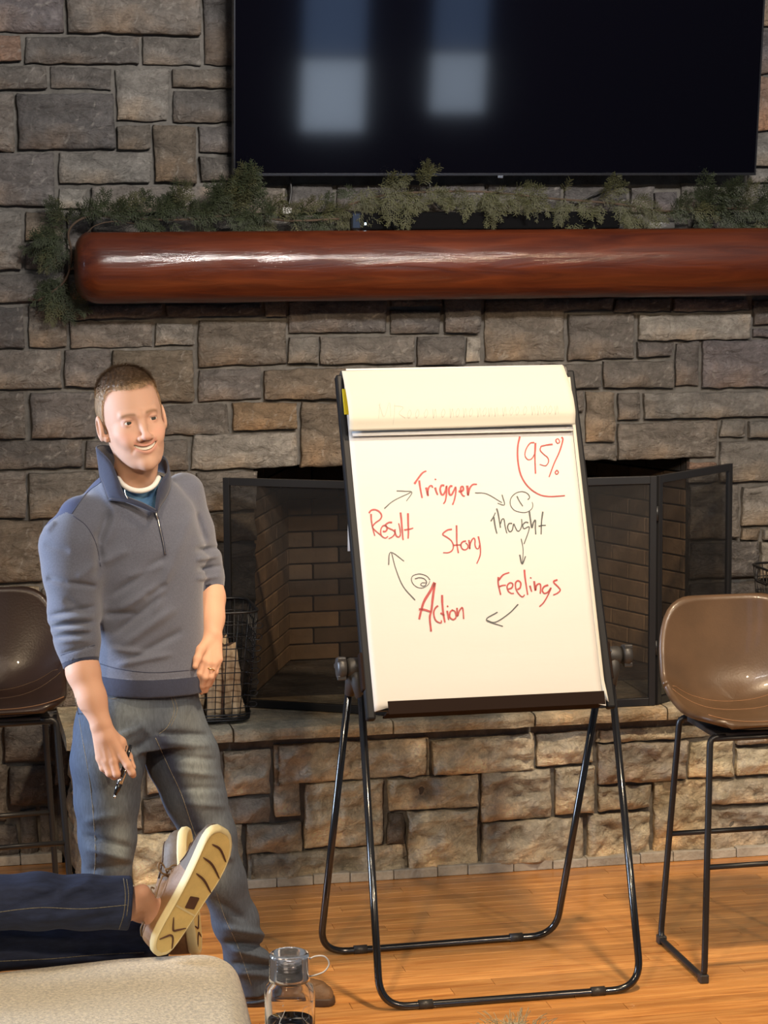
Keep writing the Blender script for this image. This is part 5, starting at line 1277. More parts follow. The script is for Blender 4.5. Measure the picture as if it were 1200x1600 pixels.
for V, Fq, c in parts: VV.append(V); FF.append(Fq+off); CC.append(c); off += len(V)
foot0 = at(250, 1560, MY); 
man = np_mesh('person', np.concatenate(VV), np.concatenate(FF), M['skin'], None, True, np.concatenate(CC))
props(man, 'standing smiling person with short fair hair in navy quarter-zip sweater and jeans, holding a marker', 'person')

# eyes and teeth
for sx in (-1, 1):
    cpos = hw(.0315*sx, .0690, 0); gaze = (hB+hA*.10-hZ*.02); gaze /= np.linalg.norm(gaze)
    Mx = Matrix.Translation(V3(cpos)) @ V3(gaze).to_track_quat('Z', 'Y').to_matrix().to_4x4()
    r = .0124*HS
    e = lathe('eye', [(0, -r)]+[(r*sin(a), -r*cos(a)) for a in np.linspace(.3, pi-.05, 16)]+[(0, r)], M['eye_white'], man, 24, Mx=Mx)
    lathe('iris', [(0, r*1.012), (r*.20, r*1.006), (r*.42, r*.945), (r*.50, r*.89), (r*.46, r*.86)], M['iris'], e, 20, Mx=Mx)
V = []; Fc = []
for i in range(25):
    x = -.0265+.053*i/24; zc = -.0690+.0125*(x/.029)**2+.0008; yy = .0825-9.5*x*x
    tooth = .0006*abs(sin(i/24*pi*8))
    for k, dz in enumerate((.0062, .0010, -.0042)): V.append(hw(x, yy-(.001 if k != 1 else 0)-(.0006-tooth), zc+dz))
for i in range(24):
    for k in range(2): a = i*3+k; Fc.append((a, a+3, a+4, a+1))
mesh_obj('teeth', V, Fc, M['teeth'], man, True)

# hair
def hairline(phi): return np.interp(phi, [0, .4, .7, .90, 1.08, 1.22, 1.34, 1.45, 1.62, 1.85, 2.1, 2.4, 3.2], [.0770, .0785, .0830, .0760, .052, .018, -.012, -.016, .012, .012, -.040, -.060, -.068])
def hair_sdf(P):
    Q = hl(P); phi = np.arctan2(np.abs(Q[:, 0]), Q[:, 1]+.014); g = Q[:, 2]-hairline(phi)-.0030*np.sin(Q[:, 0]*210+1.0)*np.clip(1-phi, 0, 1)-.0016*np.sin(Q[:, 0]*690)*np.clip(1-phi, 0, 1)+.06*Q[:, 0]*np.clip(1-phi, 0, 1)
    t = np.clip(g*.28, -.010, .0045)+.0085*np.clip((Q[:, 2]-.072)/.05, 0, 1)*np.clip(g/.012, 0, 1)
    d = ell(Q, (0, -.014, .038), (.0755, .097, .086)); d = smin(d, ell(Q, (0, .020, -.028), (.0635, .066, .086)), .03)
    st = .0007*np.sin(Q[:, 0]*520+Q[:, 1]*160+3*np.sin(Q[:, 2]*90))*np.clip((Q[:, 2]-.05)/.03, 0, 1)
    return (d-t-st)*HS
lo, hi = box_of([hw(-.10, -.13, -.08), hw(.10, .12, .15), hw(.1, -.13, .15), hw(-.1, .12, -.08), hw(-.1, -.13, .15), hw(.1, .12, -.08)], .0)
V, Fq = polygonize(hair_sdf, lo, hi, .0020)
Q = hl(V.astype(f32)); phi = np.arctan2(np.abs(Q[:, 0]), Q[:, 1]+.014); g = Q[:, 2]-hairline(phi)
keep = g > -.001; Fq = Fq[keep[Fq].all(1)]
c = np.tile(np.array([.27, .165, .082]), (len(V), 1)).astype(f32)
c = blend(c, (.085, .050, .027), np.clip((Q[:, 2]-.080)/.03, 0, 1)); c = blend(c, (.46, .28, .18), np.clip(1-g/.012, 0, 1)*.8)
hair = np_mesh('hair', V, Fq, M['hair'], man, True, c); hair['label'] = 'short fair brown hair, cropped at the sides'
# loose strand tips standing off the crop
sel = Fq[np.random.RandomState(3).choice(len(Fq), 9000)]; ctr = V[sel].mean(1); qn = hl(ctr.astype(f32)); rs = np.random.RandomState(4)
cc_ = np.array([0, -.014, .038]); nl = (qn-cc_)/np.array([.0755, .097, .086])**2; nl /= np.linalg.norm(nl, axis=1)[:, None]
top = np.clip((qn[:, 2]-.06)/.05, 0, 1)[:, None]
flow = np.stack([qn[:, 0]*6+.25, np.full(len(qn), .75), np.where(qn[:, 2] > .07, .1, -.9)], 1)+rs.normal(0, .25, (len(qn), 3))
flow -= nl*(flow*nl).sum(1)[:, None]; flow /= np.linalg.norm(flow, axis=1)[:, None]
dl = flow*.9+nl*(.22+.25*top); dl /= np.linalg.norm(dl, axis=1)[:, None]; ln = (.0055+.013*top)*(1+rs.normal(0, .2, (len(qn), 1)))
sd = np.cross(dl, nl); sd /= np.linalg.norm(sd, axis=1)[:, None]
b0 = qn+sd*.0005; b1 = qn-sd*.0005; tip = qn+dl*ln
W_ = lambda q: HO+(q[:, :1]*hA+q[:, 1:2]*hB+q[:, 2:3]*hZ)*HS
Vs = np.concatenate([W_(b0), W_(b1), W_(tip)]); n = len(qn); Fs = np.stack([np.arange(n), np.arange(n)+n, np.arange(n)+2*n], 1)
shade = np.where(qn[:, 2] > .092, 0, 1)[:, None]; cs = np.array([.11, .065, .032])*(1-shade)+np.array([.36, .235, .12])*shade; cs = cs*rs.uniform(.7, 1.3, (n, 1))
np_mesh('hair_strands', Vs, Fs, M['hair'], man, False, np.concatenate([cs, cs, cs]))

# sweater and its parts
lo, hi = box_of([p for p, r in armR+armL]+[A3(231, 1100, 0), A3(207, 700, 0)], .13)
V, Fq = polygonize(sw_final, lo, hi, .0038)
def snap(V, dist, n, sel, tol=.0026):
    m = (np.abs(dist) < tol) & sel; V[m] -= dist[m][:, None]*np.asarray(n)[None, :]
_vR = chain(V.astype(f32), armR, .03); _vT = torso_sdf(V.astype(f32))
snap(V, V[:, 2]-(HEM0+.048-.012*np.clip((V[:, 0]+.95)/.2, -1, 1)), (0, 0, 1), _vT < _vR+.006)
_n = (sleeveR_end[0]-sleeveR_end[1]); _n /= np.linalg.norm(_n); snap(V, plane_past(V.astype(f32), sleeveR_end)+.013, _n, _vR < _vT)
_n = (sleeveL_end[0]-sleeveL_end[1]); _n /= np.linalg.norm(_n); snap(V, plane_past(V.astype(f32), sleeveL_end)+.010, _n, chain(V.astype(f32), armL, .03) < _vT)
ctr = V[Fq].mean(1); px, py = proj(ctr)
frontm = ((ctr-np.array([0, MY, 0]))[:, :2]@tL[:2]-((np.interp(ctr[:, 2], tz, tx)*tL[0]))) > -.01
nb = NB+np.array([0, .0, 0]); rad = np.hypot(ctr[:, 0]-nb[0], ctr[:, 1]-nb[1]-.0)
vopen = inpoly(px, py, [(150, 690), (172, 735), (196, 779), (243, 801), (250, 768), (262, 730), (262, 690)]) & frontm
neckhole = (rad < .078) & (ctr[:, 2] > at(207, 775, MY)[2])
kill = vopen | neckhole
dR = plane_past(ctr.astype(f32), sleeveR_end); dL = plane_past(ctr.astype(f32), sleeveL_end)
aRd = chain(ctr.astype(f32), armR, .03); aLd = chain(ctr.astype(f32), armL, .03); tsd = torso_sdf(ctr.astype(f32))
cR = (dR > -.013) & (aRd < tsd-.004) & (py > 990); cL = (dL > -.010) & (aLd < tsd) & (aLd < .012) & (py > 900)
hemline = HEM0+.048-.012*np.clip((ctr[:, 0]+.95)/.2, -1, 1)
hem = (ctr[:, 2] < hemline) & (tsd < aRd+.001) & ~cR
yoke = inpoly(px, py, [(60, 830), (98, 788), (140, 742), (152, 730), (171, 722), (168, 745), (152, 757), (135, 772), (122, 787), (112, 804), (104, 800), (92, 806)]) | inpoly(px, py, [(262, 735), (262, 715), (300, 722), (312, 738), (290, 733)])
yoke &= ~hem
def sub_obj(mask, name, m, push=0.0):
    o = np_mesh(name, V, Fq[mask], m, sweater if name != 'sweater' else man, True)
    return o
sweater = np_mesh('sweater', V, Fq[~(kill | cR | cL | hem | yoke)], M['knit'], man, True); sweater['label'] = 'heather navy quarter-zip sweater'
for mk, nm, mt in ((cR & ~kill, 'cuff', M['knit_dark']), (cL & ~kill, 'cuff', M['knit_dark']), (hem & ~kill, 'hem_band', M['knit_dark']), (yoke & ~kill, 'shoulder_yoke', M['knit_yoke'])): np_mesh(nm, V, Fq[mk], mt, sweater, True)
# tee under the open neck
V2, F2 = polygonize(lambda P: torso_sdf(P, -.008), *box_of([A3(120, 735, -.2), A3(300, 860, .2)], .01), .005)
ct2 = V2[F2].mean(1); p2x, p2y = proj(ct2); r2 = np.hypot(ct2[:, 0]-nb[0], ct2[:, 1]-nb[1])
gn = neck_sdf(ct2.astype(f32))
m2 = (p2y > 767-19*((p2x-218)/33)**2) & (p2x > 182) & (p2x < 256) & (ct2[:, 1] < MY-.0)
np_mesh('t_shirt', V2, F2[m2], M['tee'], man, True)
def ring_px(pts): return smooth_path([at(x, y, MY+dy) for x, y, dy in pts], 6)
tube('undershirt_collar', ring_px([(184, 747, -.045), (191, 756, -.082), (203, 764, -.104), (218, 767, -.112), (232, 764, -.106), (242, 757, -.092), (248, 746, -.066)]), .0070, M['tee_white'], man, 10)
# collar: a standing rib folded out at the left
cl = [((240, 800, -.142), (243, 797, -.143)), ((214, 790, -.138), (222, 786, -.136)), ((194, 783, -.130), (195, 774, -.124)), ((180, 781, -.122), (184, 750, -.108)), ((171, 779, -.112), (173, 724, -.078)), ((164, 762, -.085), (159, 708, -.040)), ((157, 745, -.040), (151, 700, -.010)), ((163, 737, .030), (160, 697, .035)), ((190, 733, .085), (190, 700, .080)), ((225, 733, .100), (225, 704, .095)),
      ((256, 738, .070), (252, 712, .060)), ((266, 748, .020), (261, 722, .010)), ((264, 765, -.045), (262, 738, -.050)), ((258, 778, -.085), (253, 752, -.088)), ((250, 790, -.112), (247, 768, -.110)), ((245, 801, -.136), (243, 798, -.138))]
bo_ = smooth_path([at(a[0], a[1], MY+a[2]) for a, b in cl], 4); to_ = smooth_path([at(b[0], b[1], MY+b[2]) for a, b in cl], 4)
V3_, F3_ = [], []
for i, (a, b) in enumerate(zip(bo_, to_)):
    for k in range(6): t = k/5; out = .006*sin(t*pi); V3_.append(a*(1-t)+b*t+np.array([0, -out, 0]))
for i in range(len(bo_)-1):
    for k in range(5): a = i*6+k; F3_.append((a, a+6, a+7, a+1))
co = mesh_obj('collar', V3_, F3_, M['knit'], sweater, True); co.data.materials.append(M['knit_dark']); s = co.modifiers.new('s', 'SOLIDIFY'); s.thickness = .006; s.offset = 0; s.material_offset = 1
tube('collar_edge', to_, .0028, M['knit_dark'], sweater, 7)
tube('placket_edge', smooth_path([at(170, 780, MY-.118), at(196, 783, MY-.136), at(222, 790, MY-.144), at(243, 801, MY-.150)], 5), .0032, M['knit_dark'], sweater, 7)
# zip
def on_surf(px, py, fn, lift=.001):
    d = _f+R_*(px-600)/F_PX+U_*(800-py)/F_PX; d = d/np.linalg.norm(d); t0 = np.linalg.norm(at(px, py, MY)-CAM)-.30
    P = (CAM+d*np.linspace(t0, t0+.5, 500)[:, None]).astype(f32); s = fn(P); k = np.argmax(s < 0)
    return P[k].astype(float)-d*(lift)
def line_on(pts, fn, lift, n=7): 
    pp = smooth_path([(x, y, 0) for x, y in pts], n); return [on_surf(p[0], p[1], fn, lift) for p in pp]
zp = [(243, 800), (247, 812), (251, 830), (255, 848), (258, 866)]
tube('zip_tape', line_on(zp, sweater_sdf, .001), .0042, M['knit_dark'], sweater, 8)
tube('zip_teeth', line_on(zp[:], sweater_sdf, .0045), .0012, M['zip'], sweater, 6)
q0 = on_surf(243, 800, sweater_sdf, .006); q1 = on_surf(246, 810, sweater_sdf, .007)
tube('zip_pull', [q0, q0*.5+q1*.5, q1], [.0035, .0028, .0022], M['zip'], sweater, 8)
tube('zip_teeth', smooth_path([at(195, 764, MY-.128), at(196, 772, MY-.132), at(200, 780, MY-.138)], 4), .0009, M['zip'], sweater, 6)
for sm_ in ([(113, 805), (135, 822), (150, 850), (157, 885)], [(95, 1024), (128, 1014), (149, 1008)], [(152, 1036), (190, 1046), (240, 1051), (300, 1047)], [(112, 803), (135, 771), (153, 757), (168, 745)]):
    tube('seam', line_on(sm_, sweater_sdf, .0005), .0014, M['knit_dark'], sweater, 6)

# jeans
lo, hi = box_of([p for p, r in legR+legL]+[A3(229, 1040, 0)], .13)
V, Fq = polygonize(jeans_sdf, lo, hi, .0052)
px, py = proj(V)
c = np.tile(np.array([.030, .044, .078]), (len(V), 1)).astype(f32)
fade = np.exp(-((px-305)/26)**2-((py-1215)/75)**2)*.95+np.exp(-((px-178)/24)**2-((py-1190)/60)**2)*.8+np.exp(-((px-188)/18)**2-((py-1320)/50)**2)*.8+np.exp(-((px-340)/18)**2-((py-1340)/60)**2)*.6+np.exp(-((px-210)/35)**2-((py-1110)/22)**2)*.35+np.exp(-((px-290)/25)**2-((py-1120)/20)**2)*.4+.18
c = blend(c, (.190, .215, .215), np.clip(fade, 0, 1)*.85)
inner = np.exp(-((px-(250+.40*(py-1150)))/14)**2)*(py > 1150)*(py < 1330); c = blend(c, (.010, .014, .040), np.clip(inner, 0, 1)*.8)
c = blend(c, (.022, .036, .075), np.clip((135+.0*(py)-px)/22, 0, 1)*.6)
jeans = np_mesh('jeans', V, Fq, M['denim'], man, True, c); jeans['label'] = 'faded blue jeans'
for pts in ([(118, 1090), (128, 1150), (140, 1220), (147, 1290), (149, 1340), (146, 1375)], [(243, 1153), (262, 1195), (283, 1240), (300, 1290), (330, 1370), (350, 1430), (372, 1480), (393, 1540)], [(265, 1082), (272, 1110), (262, 1135), (248, 1147)], [(268, 1080), (277, 1108), (267, 1135)], [(158, 1085), (175, 1092), (188, 1086), (193, 1078)], [(298, 1072), (306, 1080), (315, 1088)]):
    tube('seam_stitching', line_on(pts, jeans_sdf, .0004), .0010, M['stitch'], jeans, 5)
tube('leg_hem', [p for p in smooth_path([np.array(A3(401, 1550, .163))+np.array([.060*cos(a), .060*sin(a), -.008+.007*cos(a)]) for a in np.linspace(0, 2*pi, 17)], 3)], .004, M['denim'], jeans, 8)
for d_ in bpy.data.objects['leg_hem'].data.materials: pass
ca = bpy.data.objects['leg_hem'].data.color_attributes.new('tint', 'FLOAT_COLOR', 'POINT'); ca.data.foreach_set('color', [.05, .065, .09, 1]*len(ca.data))
# ring on the hand by the pocket
rp = np.array(A3(328, 1046, -.066)); ax_ = np.array(A3(329, 1057, -.064))-np.array(A3(334, 1036, -.052)); ax_ /= np.linalg.norm(ax_)
e1 = np.cross(ax_, [0, 1, 0]); e1 /= np.linalg.norm(e1); e2 = np.cross(ax_, e1)
tube('ring', [rp+(e1*cos(a)+e2*sin(a))*.0118 for a in np.linspace(0, 2*pi, 21)[:-1]], .0017, M['gold'], man, 8, True)

# ------------------------------------------------------------------ shoes
M['tan_leather'] = mat('tan_leather', (.25, .135, .060), .55, var=.25, var_scale=18, bump=.0010, bump_scale=140)
M['taupe_leather'] = mat('taupe_leather', (.135, .098, .065), .6, var=.2, var_scale=18, bump=.0010, bump_scale=140)
M['brown_shoe'] = mat('brown_nubuck', (.13, .070, .032), .6, var=.3, var_scale=22, bump=.0010, bump_scale=140)
M['dark_shoe'] = mat('dark_brown_sole', (.06, .032, .018), .6)
M['gum'] = mat('yellow_gum_sole', (.80, .60, .23), .6, var=.08, var_scale=30, bump=.0006, bump_scale=260)
M['gum_side'] = mat('cream_sole_edge', (.78, .66, .36), .6, var=.06, var_scale=30)
M['groove'] = mat('brown_groove', (.10, .045, .028), .7); M['lace'] = mat('rawhide_lace', (.24, .155, .085), .6)
def outline(t, side):
    """half widths of a shoe sole, t from heel 0 to toe 1; side +1 outer, -1 inner"""
    T = [0, .02, .06, .12, .22, .35, .48, .60, .72, .82, .90, .955, .985, 1]
    O = [0, .019, .028, .034, .041, .049, .057, .066, .068, .064, .054, .040, .025, 0]
    I = [0, .019, .028, .034, .034, .030, .026, .024, .0245, .026, .027, .023, .015, 0]
    return np.interp(t, T, O if side > 0 else I)
def shoe_upper_sdf(L, laced):
    def f(P):      # x heel->toe, y outer, z up
        t = P[:, 0]/L; wo = outline(np.clip(t, 0, 1), 1); wi = outline(np.clip(t, 0, 1), -1); w = (wo+wi)/2-.003; cy = (wo-wi)/2
        h = np.interp(t, [0, .03, .10, .25, .40, .52, .62, .75, .88, .96, 1], [.052, .068, .074, .066, .078, .082, .070, .056, .047, .034, .015])
        q = np.sqrt(((P[:, 1]-cy)/np.maximum(w, .004))**2+(np.maximum(P[:, 2], 0)/h)**2.2+1e-9)
        d = (q-1)*np.minimum(w, h)*.8
        d = np.maximum(d, np.maximum(-P[:, 2]+.004, np.maximum(-P[:, 0]+.004, P[:, 0]-L+.004)))
        # the foot opening
        o = ell(P, (L*.235, 0, .088), (L*.205, .024, .040)); d = smax(d, -o, .006)
        # moc seam ridge around the toe apron
        ra = np.sqrt(((P[:, 0]-L*.70)/(L*.205))**2+((P[:, 1]-.016)/.031)**2); d = d-.0020*np.exp(-((ra-1)/.07)**2)*(P[:, 2] > .02)*(P[:, 0] > L*.5)
        return d
    return f
def make_shoe(L, Mx, parent, upm, sole_m, side_m, boat=True, mirror=1, label=None):
    f = shoe_upper_sdf(L, boat)
    V, Fq = polygonize(f, (-.006, -.065, .0), (L+.01, .065, .10), .0032)
    V = V*np.array([1, mirror, 1])
    if mirror < 0: Fq = Fq[:, ::-1]
    Mn = np.array(Mx)
    tr = lambda A: (np.asarray(A, float)@Mn[:3, :3].T+Mn[:3, 3])
    cen = V[Fq].mean(1)
    if boat:
        quarter = (cen[:, 0] < L*.44); heel = cen[:, 0] < L*.14
        toe = (cen[:, 0] > L*.62)
        root = np_mesh('upper', tr(V), Fq[~toe & ~heel], upm[0], parent, True)
        root.name = 'boat_shoe'
        np_mesh('toe_vamp', tr(V), Fq[toe], upm[1], root, True); np_mesh('heel_counter', tr(V), Fq[heel], upm[0], root, True)
    else:
        root = np_mesh('shoe', tr(V), Fq, upm[0], parent, True)
    if label: root['label'] = label
    # sole: side wall plus tread plate
    n = 72; ring = []
    for k in range(n):
        a = k/n
        if a < .5: t = (1-cos(a*2*pi))/2; y = outline(t, 1)
        else: t = (1-cos((1-a)*2*pi))/2; y = -outline(t, -1)
        ring.append((t*L, y*mirror))
    R2 = np.array(ring); cen2 = np.array([L/2, 0])
    def sc(k): return (R2-cen2)*k+cen2
    layers = [(sc(.985), .010), (sc(1.01), .006), (sc(1.015), -.006), (sc(.990), -.0125), (sc(.95), -.0135), (sc(.94), -.0125)]
    Vs = []; Fs = []
    for ring2, z in layers: Vs += [(x, y, z) for x, y in ring2]
    for i in range(len(layers)-1):
        for k in range(n): k2 = (k+1) % n; Fs.append((i*n+k, i*n+k2, (i+1)*n+k2, (i+1)*n+k))
    Fs.append(tuple(range(n))[::-1])
    s = mesh_obj('sole', tr(Vs), Fs, side_m, root, True)
    Vt = [(x, y, -.0122) for x, y in sc(.945)]; mesh_obj('tread', tr(Vt), [tuple(range(n))], sole_m, root)
    if boat:
        def groove(pts, w=.0028):
            P = smooth_path([(x*L, y*mirror, -.0132) for x, y in pts], 6); nn = len(P)
            rr = [w*(.35+.65*sin(pi*i/(nn-1))**.5) for i in range(nn)]
            v, fc = tube_data([np.array(p) for p in P], rr, 8); mesh_obj('tread_groove', tr(v), fc, M['groove'], root, True)
        groove([(.876, -.006), (.85, .024), (.768, .058)]); groove([(.77, -.013), (.73, .022), (.64, .063)]); groove([(.647, -.011), (.605, .022), (.526, .058)])
        groove([(.303, -.015), (.225, -.002), (.207, .004), (.215, .014), (.238, .036)], .0024); groove([(.128, -.025), (.155, -.010), (.17, .001), (.15, .012), (.071, .024)], .0024)
        b = bmesh.new(); add_box(b, L*.385, L*.475, .018*mirror-.014, .018*mirror+.014, -.0140, -.0120, .002); b.transform(Mx); bm_obj('tread_badge', b, M['groove'], root)
        w_ = mesh_obj('tread_ridge', tr([(L*.385, -.024*mirror, -.0130), (L*.40, -.024*mirror, -.0130), (L*.345, .045*mirror, -.0130), (L*.33, .045*mirror, -.0130)]), [(0, 1, 2, 3)], M['gum_side'], root)
        # rawhide lace along the collar and its bow
        def on_up(x, y, lift=.0015):
            zz = np.linspace(.10, 0.0, 160); P = np.stack([np.full(160, x), np.full(160, y), zz], 1).astype(f32); hit = f(P) < 0; k = np.argmax(hit); return (x, y*mirror, float(zz[k])+lift) if hit.any() else None
        for sd in (1, -1):
            pts = [(L*.035, sd*.012, .058), (L*.10, sd*.0270, .056), (L*.20, sd*.0300, .050), (L*.32, sd*.0305, .052), (L*.42, sd*.026, .066), (L*.47, sd*.016, .078)]
            tube_pts = [np.array((x, y*mirror, z)) for x, y, z in smooth_path(pts, 5)]
            v, fc = tube_data(tube_pts, .0022, 8); mesh_obj('lace', tr(v), fc, M['lace'], root, True)
            loop = smooth_path([(L*.49, 0, .086), (L*.53, sd*.012, .096), (L*.545, sd*.026, .096), (L*.52, sd*.030, .090), (L*.485, sd*.016, .086), (L*.48, 0, .084)], 5)
            v, fc = tube_data([np.array((x, y*mirror, z)) for x, y, z in loop], .0022, 8); mesh_obj('lace_bow', tr(v), fc, M['lace'], root, True)
        v, fc = tube_data([np.array(p) for p in [(L*.46, -.014*mirror, .083), (L*.47, 0, .087), (L*.46, .014*mirror, .083)]], .0024, 8); mesh_obj('lace', tr(v), fc, M['lace'], root, True)
        v, fc = tube_data([np.array(p) for p in [(L*.52, -.016*mirror, .080), (L*.53, 0, .084), (L*.52, .016*mirror, .080)]], .0024, 8); mesh_obj('lace', tr(v), fc, M['lace'], root, True)
        apron = [np.array(q) for q in [on_up(L*.70+L*.205*cos(a), .016+.031*sin(a), .0005) for a in np.linspace(-1.9, 1.9, 26)] if q is not None]
        v, fc = tube_data(apron, .0016, 6); mesh_obj('moc_seam', tr(v), fc, M['dark_shoe'], root, True)
    return root
def frame_from(xdir, zdir, o):
    x = np.array(xdir, float); x /= np.linalg.norm(x); z = np.array(zdir, float); z = z-x*(z@x); z /= np.linalg.norm(z); y = np.cross(z, x)
    return Matrix(((x[0], y[0], z[0], o[0]), (x[1], y[1], z[1], o[1]), (x[2], y[2], z[2], o[2]), (0, 0, 0, 1)))
heelL = at(366, 1566, -1.80); toeL = atz(530, 1572, .0)
dL_ = np.array([toeL[0]-heelL[0], -.08, 0]); dL_ /= np.linalg.norm(dL_)
make_shoe(.300, frame_from(dL_, (0, 0, 1), (toeL[0]-dL_[0]*.300-.010, -1.690, .0125)), man, (M['brown_shoe'],), M['dark_shoe'], M['dark_shoe'], False, 1, 'brown suede shoe')
rA = A3(162, 1540, .015); make_shoe(.300, frame_from((-.15, -1, 0), (0, 0, 1), (rA[0]+.01, rA[1]+.085, .0125)), man, (M['brown_shoe'],), M['dark_shoe'], M['dark_shoe'], False, -1, 'brown suede shoe')

# markers in the hand
mk = empty('marker_pen', tuple(A3(180, 1246, -.262))); props(mk, 'black and silver marker pen held pointing down in the right hand of the standing person', 'marker')
a = np.array(A3(204.5, 1164, -.238)); b = np.array(A3(178.5, 1247, -.272)); ab = b-a
tube('barrel', [a, a+ab*.62], .0048, M['gloss_black'], mk, 12); tube('grip', [a+ab*.60, a+ab*.74], .0054, M['chrome'], mk, 12)
tube('cap', [a+ab*.74, a+ab*.80, a+ab*.94], [.0062, .0060, .0046], M['gloss_black'], mk, 12); tube('tip', [a+ab*.94, a+ab*1.0], [.0036, .0022], M['chrome'], mk, 10)
tube('pocket_clip', [a+ab*.02+np.array([-.011, -.002, .002]), a+ab*.20+np.array([-.008, -.002, 0])], .0016, M['gloss_black'], mk, 6)
adopt(mk)
mk2 = empty('marker_pen', tuple(A3(187, 1240, -.262))); props(mk2, 'second silver marker pen tucked beside the first in the same hand', 'marker')
a = np.array(A3(203, 1186, -.246)); b = np.array(A3(184, 1237, -.262)); ab = b-a
tube('barrel', [a, a+ab*.8], .0045, M['chrome'], mk2, 12); tube('cap', [a+ab*.78, b], [.0052, .0036], M['gloss_black'], mk2, 12)
adopt(mk2)

# ------------------------------------------------------------------ OTTOMAN AND THE RESTING LEGS
OZ = .497
OC, OS = f32(cos(radians(-3))), f32(sin(radians(-3)))
def ott(P):
    c = np.array([-1.62, -3.235, OZ-.10-.005], f32); hs = np.array([.685, .56, .10], f32)
    q = P-c; q = np.stack([q[:, 0]*OC+q[:, 1]*OS, -q[:, 0]*OS+q[:, 1]*OC, q[:, 2]], 1); q[:, 2] = q[:, 2]+.075*np.clip((.42-q[:, 0])/1.0, 0, 1)**1.15-.016*(1-np.clip((q[:, 0]/hs[0])**2, 0, 1))*(1-np.clip((q[:, 1]/hs[1])**2, 0, 1))
    rp = .10; ax = np.abs(q[:, :2])-(hs[:2]-rp); dp = np.sqrt((np.maximum(ax, 0)**2).sum(1))+np.minimum(ax.max(1), 0)-rp
    r = .065; a = np.stack([dp+r, np.abs(q[:, 2])-(hs[2]-r)], 1); d = np.sqrt((np.maximum(a, 0)**2).sum(1))+np.minimum(a.max(1), 0)-r
    return d-.003*np.sin(P[:, 0]*9+1)*np.sin(P[:, 1]*7)
M['cream'] = mat('cream_boucle', (.78, .69, .52), .95, var=.30, var_scale=130, bump=.0030, bump_scale=190, sheen=.3, detail=3)
V, Fq = polygonize(ott, (-2.55, -4.1, OZ-.26), (-.78, -2.5, OZ+.06), .012)
ot = empty('ottoman', (-1.62, -3.22, 0)); props(ot, 'cream upholstered ottoman with rounded edges under the crossed legs', 'ottoman')
np_mesh('cushion', V, Fq, M['cream'], ot, True)
OM = Matrix.Translation((-1.62, -3.235, 0)) @ Matrix.Rotation(radians(-3), 4, 'Z')
box('base', -.65, .65, -.52, .52, .09, .32, M['cream'], ot, .02, OM)
for sx in (-.6, .6):
    for sy in (-.47, .47): lathe('foot', [(0, 0), (.018, 0), (.026, .092), (0, .092)], M['dark_wood'], ot, 14, (sx, sy, 0), OM)
adopt(ot)

L2 = .330
LY = -2.80
heel = at(246, 1488, LY); toe = at(343, 1288, LY-.03)
xd = toe-heel; xd /= np.linalg.norm(xd)
down = rotz(tocam, 38)+np.array([0, 0, -.02])      # the sole faces the viewer and a little to the right
L2 = float(np.linalg.norm(toe-heel))*1.0
near_M = frame_from(xd, -down, heel-xd*.004)
heel2 = at(305, 1492, LY+.14); toe2 = at(287, 1283, LY+.20); x2 = toe2-heel2; x2 /= np.linalg.norm(x2)
down2 = rotz(tocam, 78)+np.array([0, 0, .10])
far_M = frame_from(x2, -down2, heel2)
# skin of the second person: shins, ankles, feet
kn1 = at(-330, 1440, LY+.02); an1 = at(196, 1412, LY+.01); kn2 = at(-330, 1480, LY+.14); an2 = at(250, 1462, LY+.15)
f1 = np.array(near_M @ Vector((L2*.20, 0, .050))); f1b = np.array(near_M @ Vector((L2*.18, 0, .115))); f1c = np.array(near_M @ Vector((L2*.58, .012, .028)))
f2 = np.array(far_M @ Vector((.06, 0, .045))); f2c = np.array(far_M @ Vector((.20, 0, .03)))
def legs2(P):
    d = chain(P, [(kn1, .050), (at(0, 1415, LY+.01), .048), (an1, .036), (f1b, .034), (f1, .026), (f1c, .014)], .02)
    d = smin(d, rcone(P, at(222, 1395, LY-.01), f1, .020, .020), .02)
    return smin(d, chain(P, [(kn2, .050), (an2, .036), (f2, .024), (f2c, .014)], .02), .01)
lo, hi = box_of([kn1, kn2, an1, an2, f1c, f2c], .08)
V, Fq = polygonize(legs2, lo, hi, .0045)
p2 = np_mesh('person', V, Fq, M['skin'], None, True, np.tile(SK*np.array([1, .93, .9]), (len(V), 1)).astype(f32))
props(p2, 'lounging person in dark jeans and boat shoes, crossed legs resting on the cream ottoman', 'person')
nf = [(60, 1395, 200, 1378, 4, 8), (20, 1420, 110, 1385, -4, 7), (90, 1400, 150, 1372, 4, 7), (110, 1440, 190, 1428, -3, 6), (140, 1405, 195, 1395, -3, 6), (0, 1385, 90, 1390, 3, 7), (40, 1440, 150, 1428, 3, 7)]
def den1(P):
    d = chain(P, [(kn1, .082), (at(-60, 1412, LY+.01), .066), (at(60, 1408, LY), .060), (at(130, 1410, LY), .057), (at(203, 1411, LY), .062)], .03)
    e0 = at(203, 1412, LY); e1_ = at(150, 1410, LY); d = smax(d, plane_past(P, (e0, e1_)), .003)
    return d-folds(P, nf).astype(f32)
nf2 = [(0, 1462, 140, 1470, 3, 7), (80, 1490, 215, 1480, -4, 7), (40, 1500, 190, 1500, 3, 7), (150, 1460, 230, 1470, -4, 8)]
def den2(P):
    d = chain(P, [(kn2, .082), (at(-40, 1475, LY+.13), .066), (at(90, 1472, LY+.14), .058), (at(200, 1466, LY+.15), .054), (at(262, 1464, LY+.15), .052)], .03)
    d = smax(d, plane_past(P, (at(262, 1464, LY+.15), at(210, 1466, LY+.15))), .003)
    return d-folds(P, nf2).astype(f32)
